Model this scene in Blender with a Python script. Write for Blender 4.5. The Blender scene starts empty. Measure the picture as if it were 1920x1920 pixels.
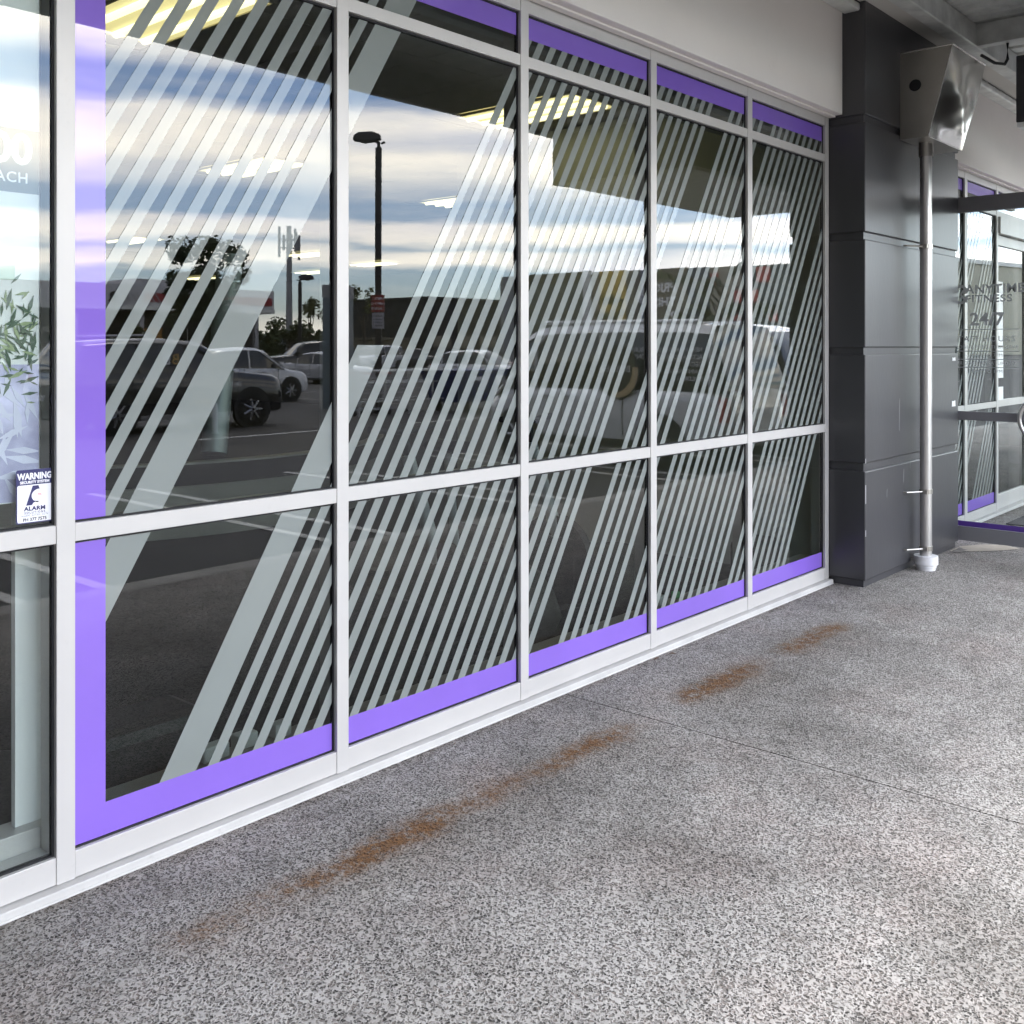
import bpy, bmesh, math, random
from math import sin, cos, pi, radians as R
from mathutils import Vector, Matrix
random.seed(7)
S = bpy.context.scene
COL = S.collection
# ------------------------------------------------------------------ camera
cd = bpy.data.cameras.new('camera'); cam = bpy.data.objects.new('camera', cd); COL.objects.link(cam)
cam.location = (0.0, -2.872, 1.55)
cam.rotation_euler = (R(90), 0, R(-48.774))
cd.lens = 36.056; cd.sensor_width = 36.0; cd.shift_y = -0.1615
cd.clip_start = 0.05; cd.clip_end = 4000
S.camera = cam
# ------------------------------------------------------------------ light
SUN_EL, SUN_AZ = 60.0, (0.70, -0.71)          # towards the car park, high, behind thin cloud
S.view_settings.view_transform = 'Standard'; S.view_settings.look = 'None'
S.view_settings.gamma = 1.0; S.view_settings.use_curve_mapping = False
S.view_settings.exposure = 1.20
S.cycles.use_denoising = True
S.cycles.max_bounces = 10; S.cycles.diffuse_bounces = 4; S.cycles.glossy_bounces = 5
S.cycles.transparent_max_bounces = 24; S.cycles.transmission_bounces = 4
S.cycles.caustics_reflective = False; S.cycles.caustics_refractive = False
S.cycles.use_adaptive_sampling = False
S.cycles.sample_clamp_indirect = 8.0

W = bpy.data.worlds.new('World'); S.world = W; W.use_nodes = True
nt = W.node_tree; nt.nodes.clear(); nl = nt.links
def N(t, **kw):
    n = nt.nodes.new(t)
    for k, v in kw.items(): setattr(n, k, v)
    return n
def wmath(op, a, b=None, c=None):
    n = N('ShaderNodeMath', operation=op)
    for i, v in enumerate((a, b, c)):
        if v is None: continue
        if isinstance(v, (int, float)): n.inputs[i].default_value = v
        else: nl.new(v, n.inputs[i])
    return n.outputs[0]
wo = N('ShaderNodeOutputWorld'); bg = N('ShaderNodeBackground'); bg.inputs['Strength'].default_value = 0.12
sky = N('ShaderNodeTexSky', sky_type='NISHITA'); sky.sun_disc = False
sky.sun_elevation = R(SUN_EL); sky.sun_rotation = math.atan2(SUN_AZ[0], SUN_AZ[1])
sky.dust_density = 0.6; sky.air_density = 1.0; sky.ozone_density = 1.5
tc = N('ShaderNodeTexCoord'); sep = N('ShaderNodeSeparateXYZ'); nl.new(tc.outputs['Generated'], sep.inputs[0])
sx, sy, sz = sep.outputs
# height angle (tangent) and azimuth give layered cloud decks; both are warped by noise
hor = wmath('SQRT', wmath('ADD', wmath('MULTIPLY', sx, sx), wmath('MULTIPLY', sy, sy)))
tanv = wmath('DIVIDE', sz, wmath('MAXIMUM', hor, 0.02))
az = wmath('ARCTAN2', sx, wmath('MULTIPLY', sy, -1.0))
def cloud_noise(xs, ys, seed, detail=6, rough=0.55):
    cmb = N('ShaderNodeCombineXYZ')
    nl.new(wmath('MULTIPLY', az, xs), cmb.inputs[0]); nl.new(wmath('MULTIPLY', tanv, ys), cmb.inputs[1])
    cmb.inputs[2].default_value = seed
    n = N('ShaderNodeTexNoise'); n.inputs['Scale'].default_value = 1.0
    n.inputs['Detail'].default_value = detail; n.inputs['Roughness'].default_value = rough
    nl.new(cmb.outputs[0], n.inputs['Vector']); return n.outputs['Fac']
w1 = cloud_noise(2.6, 9, 3.1, 4); w2 = cloud_noise(9, 60, 8.2, 6, 0.6)
warp = wmath('ADD', wmath('MULTIPLY', wmath('SUBTRACT', w1, 0.5), 0.034), wmath('MULTIPLY', wmath('SUBTRACT', w2, 0.5), 0.022))
tv = wmath('ADD', tanv, warp)
def ramp(fac, stops, interp='LINEAR'):
    r = N('ShaderNodeValToRGB'); r.color_ramp.interpolation = interp
    els = r.color_ramp.elements
    while len(els) < len(stops): els.new(0.5)
    for e, (p, c) in zip(els, stops):
        e.position = p; e.color = c if len(c) == 4 else (*c, 1)
    nl.new(fac, r.inputs[0]); return r.outputs[0]
g = lambda v: (v, v, v)
band = ramp(wmath('MULTIPLY', tv, 1.0 / 0.45), [(p / 0.45, g(v)) for p, v in (
    (0.0, .80), (0.016, .62), (0.032, .06), (0.070, .04), (0.077, .85), (0.090, .72), (0.096, .12), (0.104, .92),
    (0.116, .85), (0.123, .10), (0.140, .12), (0.156, .55), (0.168, .70), (0.180, .95), (0.222, .98), (0.230, .35),
    (0.238, .03), (0.258, .06), (0.276, .70), (0.30, .95), (0.36, .6), (0.42, .45))])
streak = cloud_noise(5, 34, 1.7, 7, 0.6)
# the decks carry on overhead as broken cloud: noise on a flat layer seen in perspective
cm = N('ShaderNodeCombineXYZ')
zz = wmath('MAXIMUM', sz, 0.05)
nl.new(wmath('DIVIDE', sx, zz), cm.inputs[0]); nl.new(wmath('DIVIDE', sy, zz), cm.inputs[1])
hn = N('ShaderNodeTexNoise'); hn.inputs['Scale'].default_value = 0.55; hn.inputs['Detail'].default_value = 7
nl.new(cm.outputs[0], hn.inputs['Vector'])
high = ramp(hn.outputs['Fac'], [(0.38, g(.06)), (0.70, g(.62))])
bl = ramp(tanv, [(0.30, g(0)), (0.45, g(1))])
mixd = N('ShaderNodeMix', data_type='RGBA'); nl.new(bl, mixd.inputs[0])
bandn = N('ShaderNodeMix', data_type='RGBA', blend_type='MULTIPLY'); bandn.inputs[0].default_value = 0.55
nl.new(band, bandn.inputs[6])
nl.new(ramp(streak, [(0.28, g(.45)), (0.50, g(1.0))]), bandn.inputs[7])
bandm = N('ShaderNodeMix', data_type='RGBA', blend_type='ADD'); bandm.inputs[0].default_value = 0.22
nl.new(bandn.outputs[2], bandm.inputs[6]); nl.new(ramp(streak, [(0.5, g(0)), (0.7, g(1))]), bandm.inputs[7])
nl.new(bandm.outputs[2], mixd.inputs[6]); nl.new(high, mixd.inputs[7])
# cloud brightness: lit cream tops, lavender undersides, brighter around the hidden sun
shade = cloud_noise(4, 22, 12.4, 5, 0.5)
ccol = ramp(shade, [(0.30, (30, 30, 32.5)), (0.5, (40, 38.2, 35.0)), (0.66, (49, 45.8, 39.5))])
sd = Vector((SUN_AZ[0] * cos(R(SUN_EL)), SUN_AZ[1] * cos(R(SUN_EL)), sin(R(SUN_EL))))
dot = wmath('ADD', wmath('ADD', wmath('MULTIPLY', sx, sd.x), wmath('MULTIPLY', sy, sd.y)), wmath('MULTIPLY', sz, sd.z))
glow = wmath('ADD', 0.76, wmath('MULTIPLY', wmath('MAXIMUM', dot, 0.0), 0.55))
cg = N('ShaderNodeVectorMath', operation='SCALE'); nl.new(ccol, cg.inputs[0]); nl.new(glow, cg.inputs['Scale'])
skyg = N('ShaderNodeVectorMath', operation='MULTIPLY'); nl.new(sky.outputs[0], skyg.inputs[0]); skyg.inputs[1].default_value = (2.1, 2.4, 2.85)
mix = N('ShaderNodeMix', data_type='RGBA'); nl.new(mixd.outputs[2], mix.inputs[0])
nl.new(skyg.outputs[0], mix.inputs[6]); nl.new(cg.outputs[0], mix.inputs[7])
nl.new(mix.outputs[2], bg.inputs['Color']); nl.new(bg.outputs[0], wo.inputs[0])

sl = bpy.data.lights.new('sun', 'SUN'); so = bpy.data.objects.new('sun', sl); COL.objects.link(so)
sl.energy = 1.0; sl.angle = R(14); sl.color = (1.0, 0.95, 0.87)
so.rotation_euler = sd.to_track_quat('Z', 'Y').to_euler(); so.location = (20, -20, 30)

# ------------------------------------------------------------------ materials
MATS = {}
def mat(name, col, rough=0.6, metal=0.0, var=0.10, vscale=6.0, bump=0.0, bscale=120.0, spec=0.5, emit=None, estr=0.0, coat=0.0, dirt=0.0, stretch=None):
    if name in MATS: return MATS[name]
    m = bpy.data.materials.new(name); m.use_nodes = True; MATS[name] = m
    t = m.node_tree; b = t.nodes['Principled BSDF']; L = t.links
    b.inputs['Roughness'].default_value = rough; b.inputs['Metallic'].default_value = metal
    b.inputs['Specular IOR Level'].default_value = spec
    if coat: b.inputs['Coat Weight'].default_value = coat; b.inputs['Coat Roughness'].default_value = 0.03
    tcn = t.nodes.new('ShaderNodeTexCoord'); src = tcn.outputs['Object']
    if stretch:
        mp = t.nodes.new('ShaderNodeMapping'); mp.inputs['Scale'].default_value = stretch
        L.new(src, mp.inputs[0]); src = mp.outputs[0]
    nz = t.nodes.new('ShaderNodeTexNoise'); nz.inputs['Scale'].default_value = vscale; nz.inputs['Detail'].default_value = 6
    L.new(src, nz.inputs['Vector'])
    r = t.nodes.new('ShaderNodeValToRGB'); L.new(nz.outputs['Fac'], r.inputs[0])
    c0 = tuple(max(0, c * (1 - var)) for c in col); c1 = tuple(min(1, c * (1 + var)) for c in col)
    r.color_ramp.elements[0].position = .3; r.color_ramp.elements[0].color = (*c0, 1)
    r.color_ramp.elements[1].position = .7; r.color_ramp.elements[1].color = (*c1, 1)
    out = r.outputs[0]
    if dirt:
        n2 = t.nodes.new('ShaderNodeTexNoise'); n2.inputs['Scale'].default_value = vscale * 4.5; n2.inputs['Detail'].default_value = 8; n2.inputs['Roughness'].default_value = .7
        L.new(src, n2.inputs['Vector'])
        r2 = t.nodes.new('ShaderNodeValToRGB'); r2.color_ramp.elements[0].position = .60; r2.color_ramp.elements[1].position = .78
        L.new(n2.outputs['Fac'], r2.inputs[0])
        mm = t.nodes.new('ShaderNodeMath'); mm.operation = 'MULTIPLY'; mm.inputs[1].default_value = dirt; L.new(r2.outputs[0], mm.inputs[0])
        mx = t.nodes.new('ShaderNodeMix'); mx.data_type = 'RGBA'; L.new(mm.outputs[0], mx.inputs[0]); L.new(out, mx.inputs[6])
        mx.inputs[7].default_value = (.12, .105, .085, 1); out = mx.outputs[2]
    L.new(out, b.inputs['Base Color'])
    if bump:
        nb = t.nodes.new('ShaderNodeTexNoise'); nb.inputs['Scale'].default_value = bscale; nb.inputs['Detail'].default_value = 4
        L.new(src, nb.inputs['Vector'])
        bp = t.nodes.new('ShaderNodeBump'); bp.inputs['Strength'].default_value = bump; bp.inputs['Distance'].default_value = 0.01
        L.new(nb.outputs['Fac'], bp.inputs['Height']); L.new(bp.outputs[0], b.inputs['Normal'])
    if emit:
        b.inputs['Emission Color'].default_value = (*emit, 1); b.inputs['Emission Strength'].default_value = estr
    return m
def glass_mat(name, tint, f0=0.085, wav=0.0):
    """window glass: fresnel share of mirror over a tinted see-through; both faces of the sheet are folded into the front one"""
    if name in MATS: return MATS[name]
    m = bpy.data.materials.new(name); m.use_nodes = True; MATS[name] = m
    t = m.node_tree; t.nodes.clear(); L = t.links; nn = t.nodes.new
    o = nn('ShaderNodeOutputMaterial'); ge = nn('ShaderNodeNewGeometry')
    d = nn('ShaderNodeVectorMath'); d.operation = 'DOT_PRODUCT'; L.new(ge.outputs['Normal'], d.inputs[0]); L.new(ge.outputs['Incoming'], d.inputs[1])
    def mth(op, a, b=None):
        n = nn('ShaderNodeMath'); n.operation = op
        for i, v in enumerate((a, b)):
            if v is None: continue
            if isinstance(v, (int, float)): n.inputs[i].default_value = v
            else: L.new(v, n.inputs[i])
        return n.outputs[0]
    k = mth('POWER', mth('SUBTRACT', 1.0, mth('ABSOLUTE', d.outputs['Value'])), 4.6)
    fr = mth('ADD', f0, mth('MULTIPLY', k, 1 - f0))
    fr = mth('MULTIPLY', fr, mth('SUBTRACT', 1.0, ge.outputs['Backfacing']))
    tr = nn('ShaderNodeBsdfTransparent'); tr.inputs[0].default_value = (*tint, 1)
    gl = nn('ShaderNodeBsdfGlossy'); gl.inputs['Roughness'].default_value = 0.0; gl.inputs['Color'].default_value = (1, 1, 1, 1)
    if wav:
        tcn = nn('ShaderNodeTexCoord'); nz = nn('ShaderNodeTexNoise'); nz.inputs['Scale'].default_value = 1.6; nz.inputs['Detail'].default_value = 1
        L.new(tcn.outputs['Object'], nz.inputs['Vector'])
        bp = nn('ShaderNodeBump'); bp.inputs['Strength'].default_value = wav; bp.inputs['Distance'].default_value = .004
        L.new(nz.outputs['Fac'], bp.inputs['Height']); L.new(bp.outputs[0], gl.inputs['Normal'])
    mx = nn('ShaderNodeMixShader'); L.new(fr, mx.inputs[0]); L.new(tr.outputs[0], mx.inputs[1]); L.new(gl.outputs[0], mx.inputs[2])
    L.new(mx.outputs[0], o.inputs[0]); return m
def vinyl_mat(name, col, see=0.12, rough=0.5, gl=0.05):
    """film on glass: a cut of diffuse colour, a little see-through, mirror of the smooth outer face"""
    if name in MATS: return MATS[name]
    m = bpy.data.materials.new(name); m.use_nodes = True; MATS[name] = m
    t = m.node_tree; b = t.nodes['Principled BSDF']; L = t.links
    b.inputs['Roughness'].default_value = rough; b.inputs['Specular IOR Level'].default_value = 0.2
    b.inputs['Coat Weight'].default_value = 1.0; b.inputs['Coat Roughness'].default_value = 0.0; b.inputs['Coat IOR'].default_value = 1.68
    tcn = t.nodes.new('ShaderNodeTexCoord'); nz = t.nodes.new('ShaderNodeTexNoise'); nz.inputs['Scale'].default_value = 2.2; nz.inputs['Detail'].default_value = 5
    L.new(tcn.outputs['Object'], nz.inputs['Vector'])
    r = t.nodes.new('ShaderNodeValToRGB'); L.new(nz.outputs['Fac'], r.inputs[0])
    r.color_ramp.elements[0].position = .3; r.color_ramp.elements[0].color = (*[c * .94 for c in col], 1)
    r.color_ramp.elements[1].position = .7; r.color_ramp.elements[1].color = (*[min(1, c * 1.05) for c in col], 1)
    L.new(r.outputs[0], b.inputs['Base Color'])
    if see:
        o = t.nodes['Material Output']; tr = t.nodes.new('ShaderNodeBsdfTransparent'); mx = t.nodes.new('ShaderNodeMixShader')
        mx.inputs[0].default_value = see; L.new(b.outputs[0], mx.inputs[1]); L.new(tr.outputs[0], mx.inputs[2]); L.new(mx.outputs[0], o.inputs[0])
    return m
M_alu = mat('silver_frame', (.53, .515, .495), .42, .15, .04, 3, dirt=.16)
M_alu_d = mat('grey_door_frame', (.23, .23, .245), .4, .1, .05, 3)
M_gask = mat('black_gasket', (.008, .008, .010), .7)
M_glass = glass_mat('shop_glass', (.66, .70, .68), .068, .05)
M_glass_clear = glass_mat('left_glass', (.88, .91, .90), .068, .05)
M_glass_door = glass_mat('door_glass', (.86, .89, .88), .05)
M_frost = vinyl_mat('frosted_film', (.235, .262, .248))
M_purple = vinyl_mat('purple_film', (.215, .118, .56), 0.0)
M_wall = mat('cream_wall', (.84, .795, .745), .85, 0, .035, 1.2, .10, 60, dirt=.05)
M_pillar = mat('charcoal_paint', (.046, .046, .050), .36, 0, .15, 1.5, .05, 40, spec=.6, dirt=.05, stretch=(1, 1, .35))
M_steel = mat('stainless_steel', (.50, .48, .45), .20, .95, .08, 2.0, .10, 2.6)
M_steel_m = mat('dull_steel', (.46, .44, .40), .34, .9, .10, 3.0)
M_pipe = mat('brushed_pipe', (.64, .63, .61), .33, .9, .10, 30, .05, 200, stretch=(1, 1, .02))
M_galv = mat('galvanised_steel', (.66, .67, .645), .55, .35, .16, 9, .03, 60, dirt=.12)
M_soffit = mat('soffit_sheet', (.58, .56, .52), .7, .1, .08, 1.5)
M_plastic_w = mat('white_plastic', (.78, .78, .79), .45, 0, .05, 12, dirt=.12)
M_black = mat('black_box', (.012, .012, .014), .5)
M_sill = mat('sill_ledge', (.52, .51, .49), .6, .05, .10, 5, .03, 80, dirt=.28)
M_rust = None
M_int_floor = mat('rubber_floor', (.024, .024, .022), .7, 0, .3, 30)
M_int_wall = mat('interior_wall', (.60, .63, .61), .8, 0, .05, 2)
M_int_dark = mat('interior_dark_wall', (.22, .22, .21), .8, 0, .15, 2)
M_tile = mat('ceiling_tile', (.55, .535, .50), .95, 0, .05, 8, .05, 200)
M_white = mat('white_card', (.88, .89, .875), .7, 0, .03, 3)
M_lamp = mat('lamp_louvre', (.8, .75, .5), .5, 0, .05, 3, emit=(1.0, .80, .38), estr=.75)
M_tube = mat('lamp_tube', (.9, .85, .7), .5, 0, .02, 3, emit=(1.0, .86, .52), estr=1.7)
M_navy = mat('navy_print', (.018, .018, .105), .4, 0, .04)
M_print_w = mat('white_print', (.80, .80, .83), .4, 0, .02)
M_pink = mat('pink_print', (.72, .30, .30), .5)
M_tyre = mat('tyre_rubber', (.012, .012, .012), .8)
M_rim = mat('alloy_rim', (.42, .42, .43), .3, .8)
M_carglass = mat('car_glass', (.012, .014, .017), .04, 0, .05, spec=.8)
M_red = mat('tail_lamp', (.45, .02, .015), .2, coat=.5)
M_headl = mat('head_lamp', (.65, .66, .68), .12, .3, coat=.6)
M_conc = mat('kerb_concrete', (.36, .345, .32), .85, 0, .15, 6, .15, 120)
M_asph = mat('asphalt', (.060, .057, .053), .85, 0, .18, 1.4, .25, 160)
M_line = mat('road_paint', (.60, .59, .55), .75, 0, .15, 14, .1, 150)
M_trunk = mat('bark', (.085, .070, .055), .9, 0, .2, 20)
M_leaf = mat('leaf_dark', (.045, .065, .020), .6, 0, .45, 3)
M_leaf2 = mat('leaf_olive', (.085, .095, .025), .6, 0, .4, 3)
M_post = mat('lamp_post_paint', (.030, .028, .030), .5, .1)

def aggregate_mat():
    m = bpy.data.materials.new('exposed_aggregate'); m.use_nodes = True; t = m.node_tree; b = t.nodes['Principled BSDF']; L = t.links; nn = t.nodes.new
    ge = nn('ShaderNodeNewGeometry'); P = ge.outputs['Position']
    sp = nn('ShaderNodeSeparateXYZ'); L.new(P, sp.inputs[0])
    def mth(op, a, bb=None, cl=False):
        n = nn('ShaderNodeMath'); n.operation = op; n.use_clamp = cl
        for i, v in enumerate((a, bb)):
            if v is None: continue
            if isinstance(v, (int, float)): n.inputs[i].default_value = v
            else: L.new(v, n.inputs[i])
        return n.outputs[0]
    def noise(scale, det=5, rough=.6, off=0):
        n = nn('ShaderNodeTexNoise'); n.inputs['Scale'].default_value = scale; n.inputs['Detail'].default_value = det; n.inputs['Roughness'].default_value = rough
        mp = nn('ShaderNodeMapping'); mp.inputs['Location'].default_value = (off, off * .7, off * .3); L.new(P, mp.inputs[0]); L.new(mp.outputs[0], n.inputs['Vector']); return n
    def rmp(f, stops):
        r = nn('ShaderNodeValToRGB'); e = r.color_ramp.elements
        while len(e) < len(stops): e.new(.5)
        for el, (p, c) in zip(e, stops): el.position = p; el.color = (c, c, c, 1) if not isinstance(c, tuple) else (*c, 1)
        L.new(f, r.inputs[0]); return r.outputs[0]
    def mx(f, a, bb, bt='MIX'):
        n = nn('ShaderNodeMix'); n.data_type = 'RGBA'; n.blend_type = bt
        if isinstance(f, (int, float)): n.inputs[0].default_value = f
        else: L.new(f, n.inputs[0])
        for i, v in ((6, a), (7, bb)):
            if isinstance(v, tuple): n.inputs[i].default_value = (*v, 1)
            else: L.new(v, n.inputs[i])
        return n.outputs[2]
    # warp so pebbles are not round
    nw = noise(60, 2); wv = nn('ShaderNodeVectorMath'); wv.operation = 'MULTIPLY_ADD'
    L.new(nw.outputs['Color'], wv.inputs[0]); wv.inputs[1].default_value = (.020, .020, .0); L.new(P, wv.inputs[2])
    vo = nn('ShaderNodeTexVoronoi'); vo.inputs['Scale'].default_value = 135; L.new(wv.outputs[0], vo.inputs['Vector'])
    vo2 = nn('ShaderNodeTexVoronoi'); vo2.inputs['Scale'].default_value = 46; L.new(wv.outputs[0], vo2.inputs['Vector'])
    pit = rmp(vo.outputs['Distance'], [(.34, 1.0), (.66, 0.0)])
    cellr = nn('ShaderNodeSeparateColor'); L.new(vo.outputs['Color'], cellr.inputs[0])
    stone = rmp(cellr.outputs[0], [(0.0, (.030, .028, .026)), (.3, (.075, .069, .061)), (.6, (.155, .143, .126)), (.8, (.24, .205, .18)), (1.0, (.34, .325, .30))])
    has = rmp(cellr.outputs[1], [(.05, .45), (.35, 1.0)])
    matrix = rmp(noise(24, 6, .7).outputs['Fac'], [(.3, (.36, .342, .315)), (.7, (.53, .506, .47))])
    base = mx(mth('MULTIPLY', pit, has), matrix, stone)
    big = rmp(vo2.outputs['Distance'], [(.06, 1.0), (.17, 0.0)])
    c2 = nn('ShaderNodeSeparateColor'); L.new(vo2.outputs['Color'], c2.inputs[0])
    base = mx(mth('MULTIPLY', big, rmp(c2.outputs[0], [(.72, 0.0), (.8, .9)])), base, (.06, .055, .05))
    # worn, grimy areas and pinkish patches
    base = mx(rmp(noise(1.1, 6, .62, 3).outputs['Fac'], [(.44, 0.0), (.68, .62)]), base, (.30, .29, .275), 'MULTIPLY')
    base = mx(rmp(noise(2.3, 5, .6, 9).outputs['Fac'], [(.5, 0.0), (.72, .45)]), base, (1.0, .86, .84), 'MULTIPLY')
    base = mx(rmp(noise(6.5, 5, .7, 17).outputs['Fac'], [(.52, 0.0), (.75, .45)]), base, (.35, .34, .33), 'MULTIPLY')
    # old traffic grime is heavier next to the shopfront
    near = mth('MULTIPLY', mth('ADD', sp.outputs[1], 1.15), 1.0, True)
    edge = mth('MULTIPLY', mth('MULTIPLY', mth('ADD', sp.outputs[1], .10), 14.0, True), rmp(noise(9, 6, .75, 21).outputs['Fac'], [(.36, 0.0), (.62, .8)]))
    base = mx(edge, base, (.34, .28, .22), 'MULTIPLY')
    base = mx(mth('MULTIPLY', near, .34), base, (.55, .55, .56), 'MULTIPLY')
    # rust runs under a vanished rail, one band with gaps, feathered by noise
    n1 = noise(3.4, 5, .6, 5).outputs['Fac']; n2 = noise(26, 5, .75, 2).outputs['Fac']
    yy = mth('ADD', mth('ADD', sp.outputs[1], .475), mth('MULTIPLY', mth('SUBTRACT', n1, .5), .16))
    dist = mth('ABSOLUTE', yy)
    acr = mth('SUBTRACT', 1.0, mth('DIVIDE', dist, .092), True)
    xr = mth('DIVIDE', sp.outputs[0], 8.0)
    along = rmp(xr, [(1.36 / 8, 0.0), (1.50 / 8, .45), (1.66 / 8, .2), (1.84 / 8, .55), (2.05 / 8, .95), (2.30 / 8, .85), (2.5 / 8, .45), (2.72 / 8, .6), (2.80 / 8, .3),
                     (2.95 / 8, .55), (3.2 / 8, .8), (3.42 / 8, .45), (3.55 / 8, 0.0), (3.80 / 8, 0.0), (3.95 / 8, .85), (4.4 / 8, .9), (4.58 / 8, .2), (4.74 / 8, .0), (4.92 / 8, .75), (5.4 / 8, .75), (5.6 / 8, 0.0)])
    rust = mth('MULTIPLY', mth('MULTIPLY', acr, along), rmp(n2, [(.36, .05), (.58, 1.15)]), True)
    rust = mth('MULTIPLY', rust, 1.7, True)
    halo = mth('MULTIPLY', mth('MULTIPLY', mth('SUBTRACT', 1.0, mth('DIVIDE', mth('ABSOLUTE', mth('ADD', yy, .07)), .22), True), along), .40)
    base = mx(halo, base, (.50, .40, .28), 'MULTIPLY')
    base = mx(mth('MULTIPLY', rust, .9), base, mx(cellr.outputs[2], (.080, .034, .009), (.22, .105, .032)))
    # chewing gum and oil spots
    vg = nn('ShaderNodeTexVoronoi'); vg.inputs['Scale'].default_value = 1.9; L.new(P, vg.inputs['Vector'])
    gs = nn('ShaderNodeSeparateColor'); L.new(vg.outputs['Color'], gs.inputs[0])
    gum = mth('MULTIPLY', rmp(vg.outputs['Distance'], [(.022, 1.0), (.028, 0.0)]), rmp(gs.outputs[0], [(.5, 0.0), (.52, .85)]))
    base = mx(gum, base, (.05, .047, .045))
    L.new(base, b.inputs['Base Color']); b.inputs['Roughness'].default_value = .82; b.inputs['Specular IOR Level'].default_value = .3
    bp = nn('ShaderNodeBump'); bp.inputs['Strength'].default_value = .75; bp.inputs['Distance'].default_value = .004
    L.new(mth('SUBTRACT', 1.0, mth('MULTIPLY', pit, .8)), bp.inputs['Height']); L.new(bp.outputs[0], b.inputs['Normal'])
    return m
M_agg = aggregate_mat()

# ------------------------------------------------------------------ mesh helpers
class MB:
    def __init__(s): s.v = []; s.f = []
    def add(s, vs, fs):
        o = len(s.v); s.v += [tuple(p) for p in vs]; s.f += [tuple(i + o for i in f) for f in fs]; return s
    def box(s, x0, x1, y0, y1, z0, z1):
        return s.add([(x0, y0, z0), (x1, y0, z0), (x1, y1, z0), (x0, y1, z0), (x0, y0, z1), (x1, y0, z1), (x1, y1, z1), (x0, y1, z1)],
                     [(0, 3, 2, 1), (4, 5, 6, 7), (0, 1, 5, 4), (1, 2, 6, 5), (2, 3, 7, 6), (3, 0, 4, 7)])
    def prism(s, poly, y0, y1):
        """poly of (x, z), extruded in y"""
        n = len(poly); a = sum(poly[i][0] * poly[(i + 1) % n][1] - poly[(i + 1) % n][0] * poly[i][1] for i in range(n))
        if a < 0: poly = poly[::-1]
        vs = [(x, y0, z) for x, z in poly] + [(x, y1, z) for x, z in poly]
        fs = [tuple(range(n)), tuple(range(2 * n - 1, n - 1, -1))] + [((i + 1) % n, i, i + n, (i + 1) % n + n) for i in range(n)]
        return s.add(vs, fs)
    def tube(s, pts, r, n=10, cap=True):
        pts = [Vector(p) for p in pts]; rr = r if isinstance(r, (list, tuple)) else [r] * len(pts); rings = []
        up = Vector((0, 0, 1))
        for i, p in enumerate(pts):
            d = (pts[min(i + 1, len(pts) - 1)] - pts[max(i - 1, 0)]).normalized()
            a = d.cross(up)
            if a.length < .05: a = d.cross(Vector((1, 0, 0)))
            a.normalize(); b = d.cross(a)
            rings.append([p + (a * cos(2 * pi * k / n) + b * sin(2 * pi * k / n)) * rr[i] for k in range(n)])
        vs = [q for g_ in rings for q in g_]; fs = []
        for i in range(len(pts) - 1):
            for k in range(n):
                fs.append((i * n + k, i * n + (k + 1) % n, (i + 1) * n + (k + 1) % n, (i + 1) * n + k))
        if cap: fs += [tuple(range(n - 1, -1, -1)), tuple(range((len(pts) - 1) * n, len(pts) * n))]
        return s.add(vs, fs)
    def rings(s, rings, close=True, cap=True):
        n = len(rings[0]); vs = [q for g_ in rings for q in g_]; fs = []
        for i in range(len(rings) - 1):
            for k in range(n if close else n - 1):
                fs.append((i * n + k, i * n + (k + 1) % n, (i + 1) * n + (k + 1) % n, (i + 1) * n + k))
        if cap: fs += [tuple(range(n - 1, -1, -1)), tuple(range((len(rings) - 1) * n, len(rings) * n))]
        return s.add(vs, fs)
    def build(s, name, m, parent=None, smooth=False, bevel=0.0, loc=None, rot=None, fix=False):
        me = bpy.data.meshes.new(name); me.from_pydata(s.v, [], s.f); me.update()
        if fix:
            bm = bmesh.new(); bm.from_mesh(me); bmesh.ops.recalc_face_normals(bm, faces=bm.faces); bm.to_mesh(me); bm.free()
        if smooth:
            me.polygons.foreach_set('use_smooth', [True] * len(me.polygons)); me.set_sharp_from_angle(angle=R(40))
        me.materials.append(m)
        o = bpy.data.objects.new(name, me); COL.objects.link(o)
        if bevel:
            bv = o.modifiers.new('bevel', 'BEVEL'); bv.width = bevel; bv.segments = 2; bv.limit_method = 'ANGLE'
        if loc: o.location = loc
        if rot: o.rotation_euler = rot
        if parent: o.parent = parent
        return o
def tag(o, label=None, cat=None, group=None, kind=None):
    for k, v in (('label', label), ('category', cat), ('group', group), ('kind', kind)):
        if v: o[k] = v
    return o
def thing(name, label, cat, loc=(0, 0, 0), rz=0.0, group=None):
    o = bpy.data.objects.new(name, None); COL.objects.link(o); o.location = loc; o.rotation_euler = (0, 0, rz); o.empty_display_size = .2
    return tag(o, label, cat, group)
def bx(name, m, parent, x0, x1, y0, y1, z0, z1, bevel=0.0): return MB().box(x0, x1, y0, y1, z0, z1).build(name, m, parent, bevel=bevel)
def copy_tree(o, parent=None):
    c = o.copy(); COL.objects.link(c)
    if parent: c.parent = parent; c.matrix_parent_inverse = o.matrix_parent_inverse.copy()
    for ch in list(o.children): copy_tree(ch, c)
    return c
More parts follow.
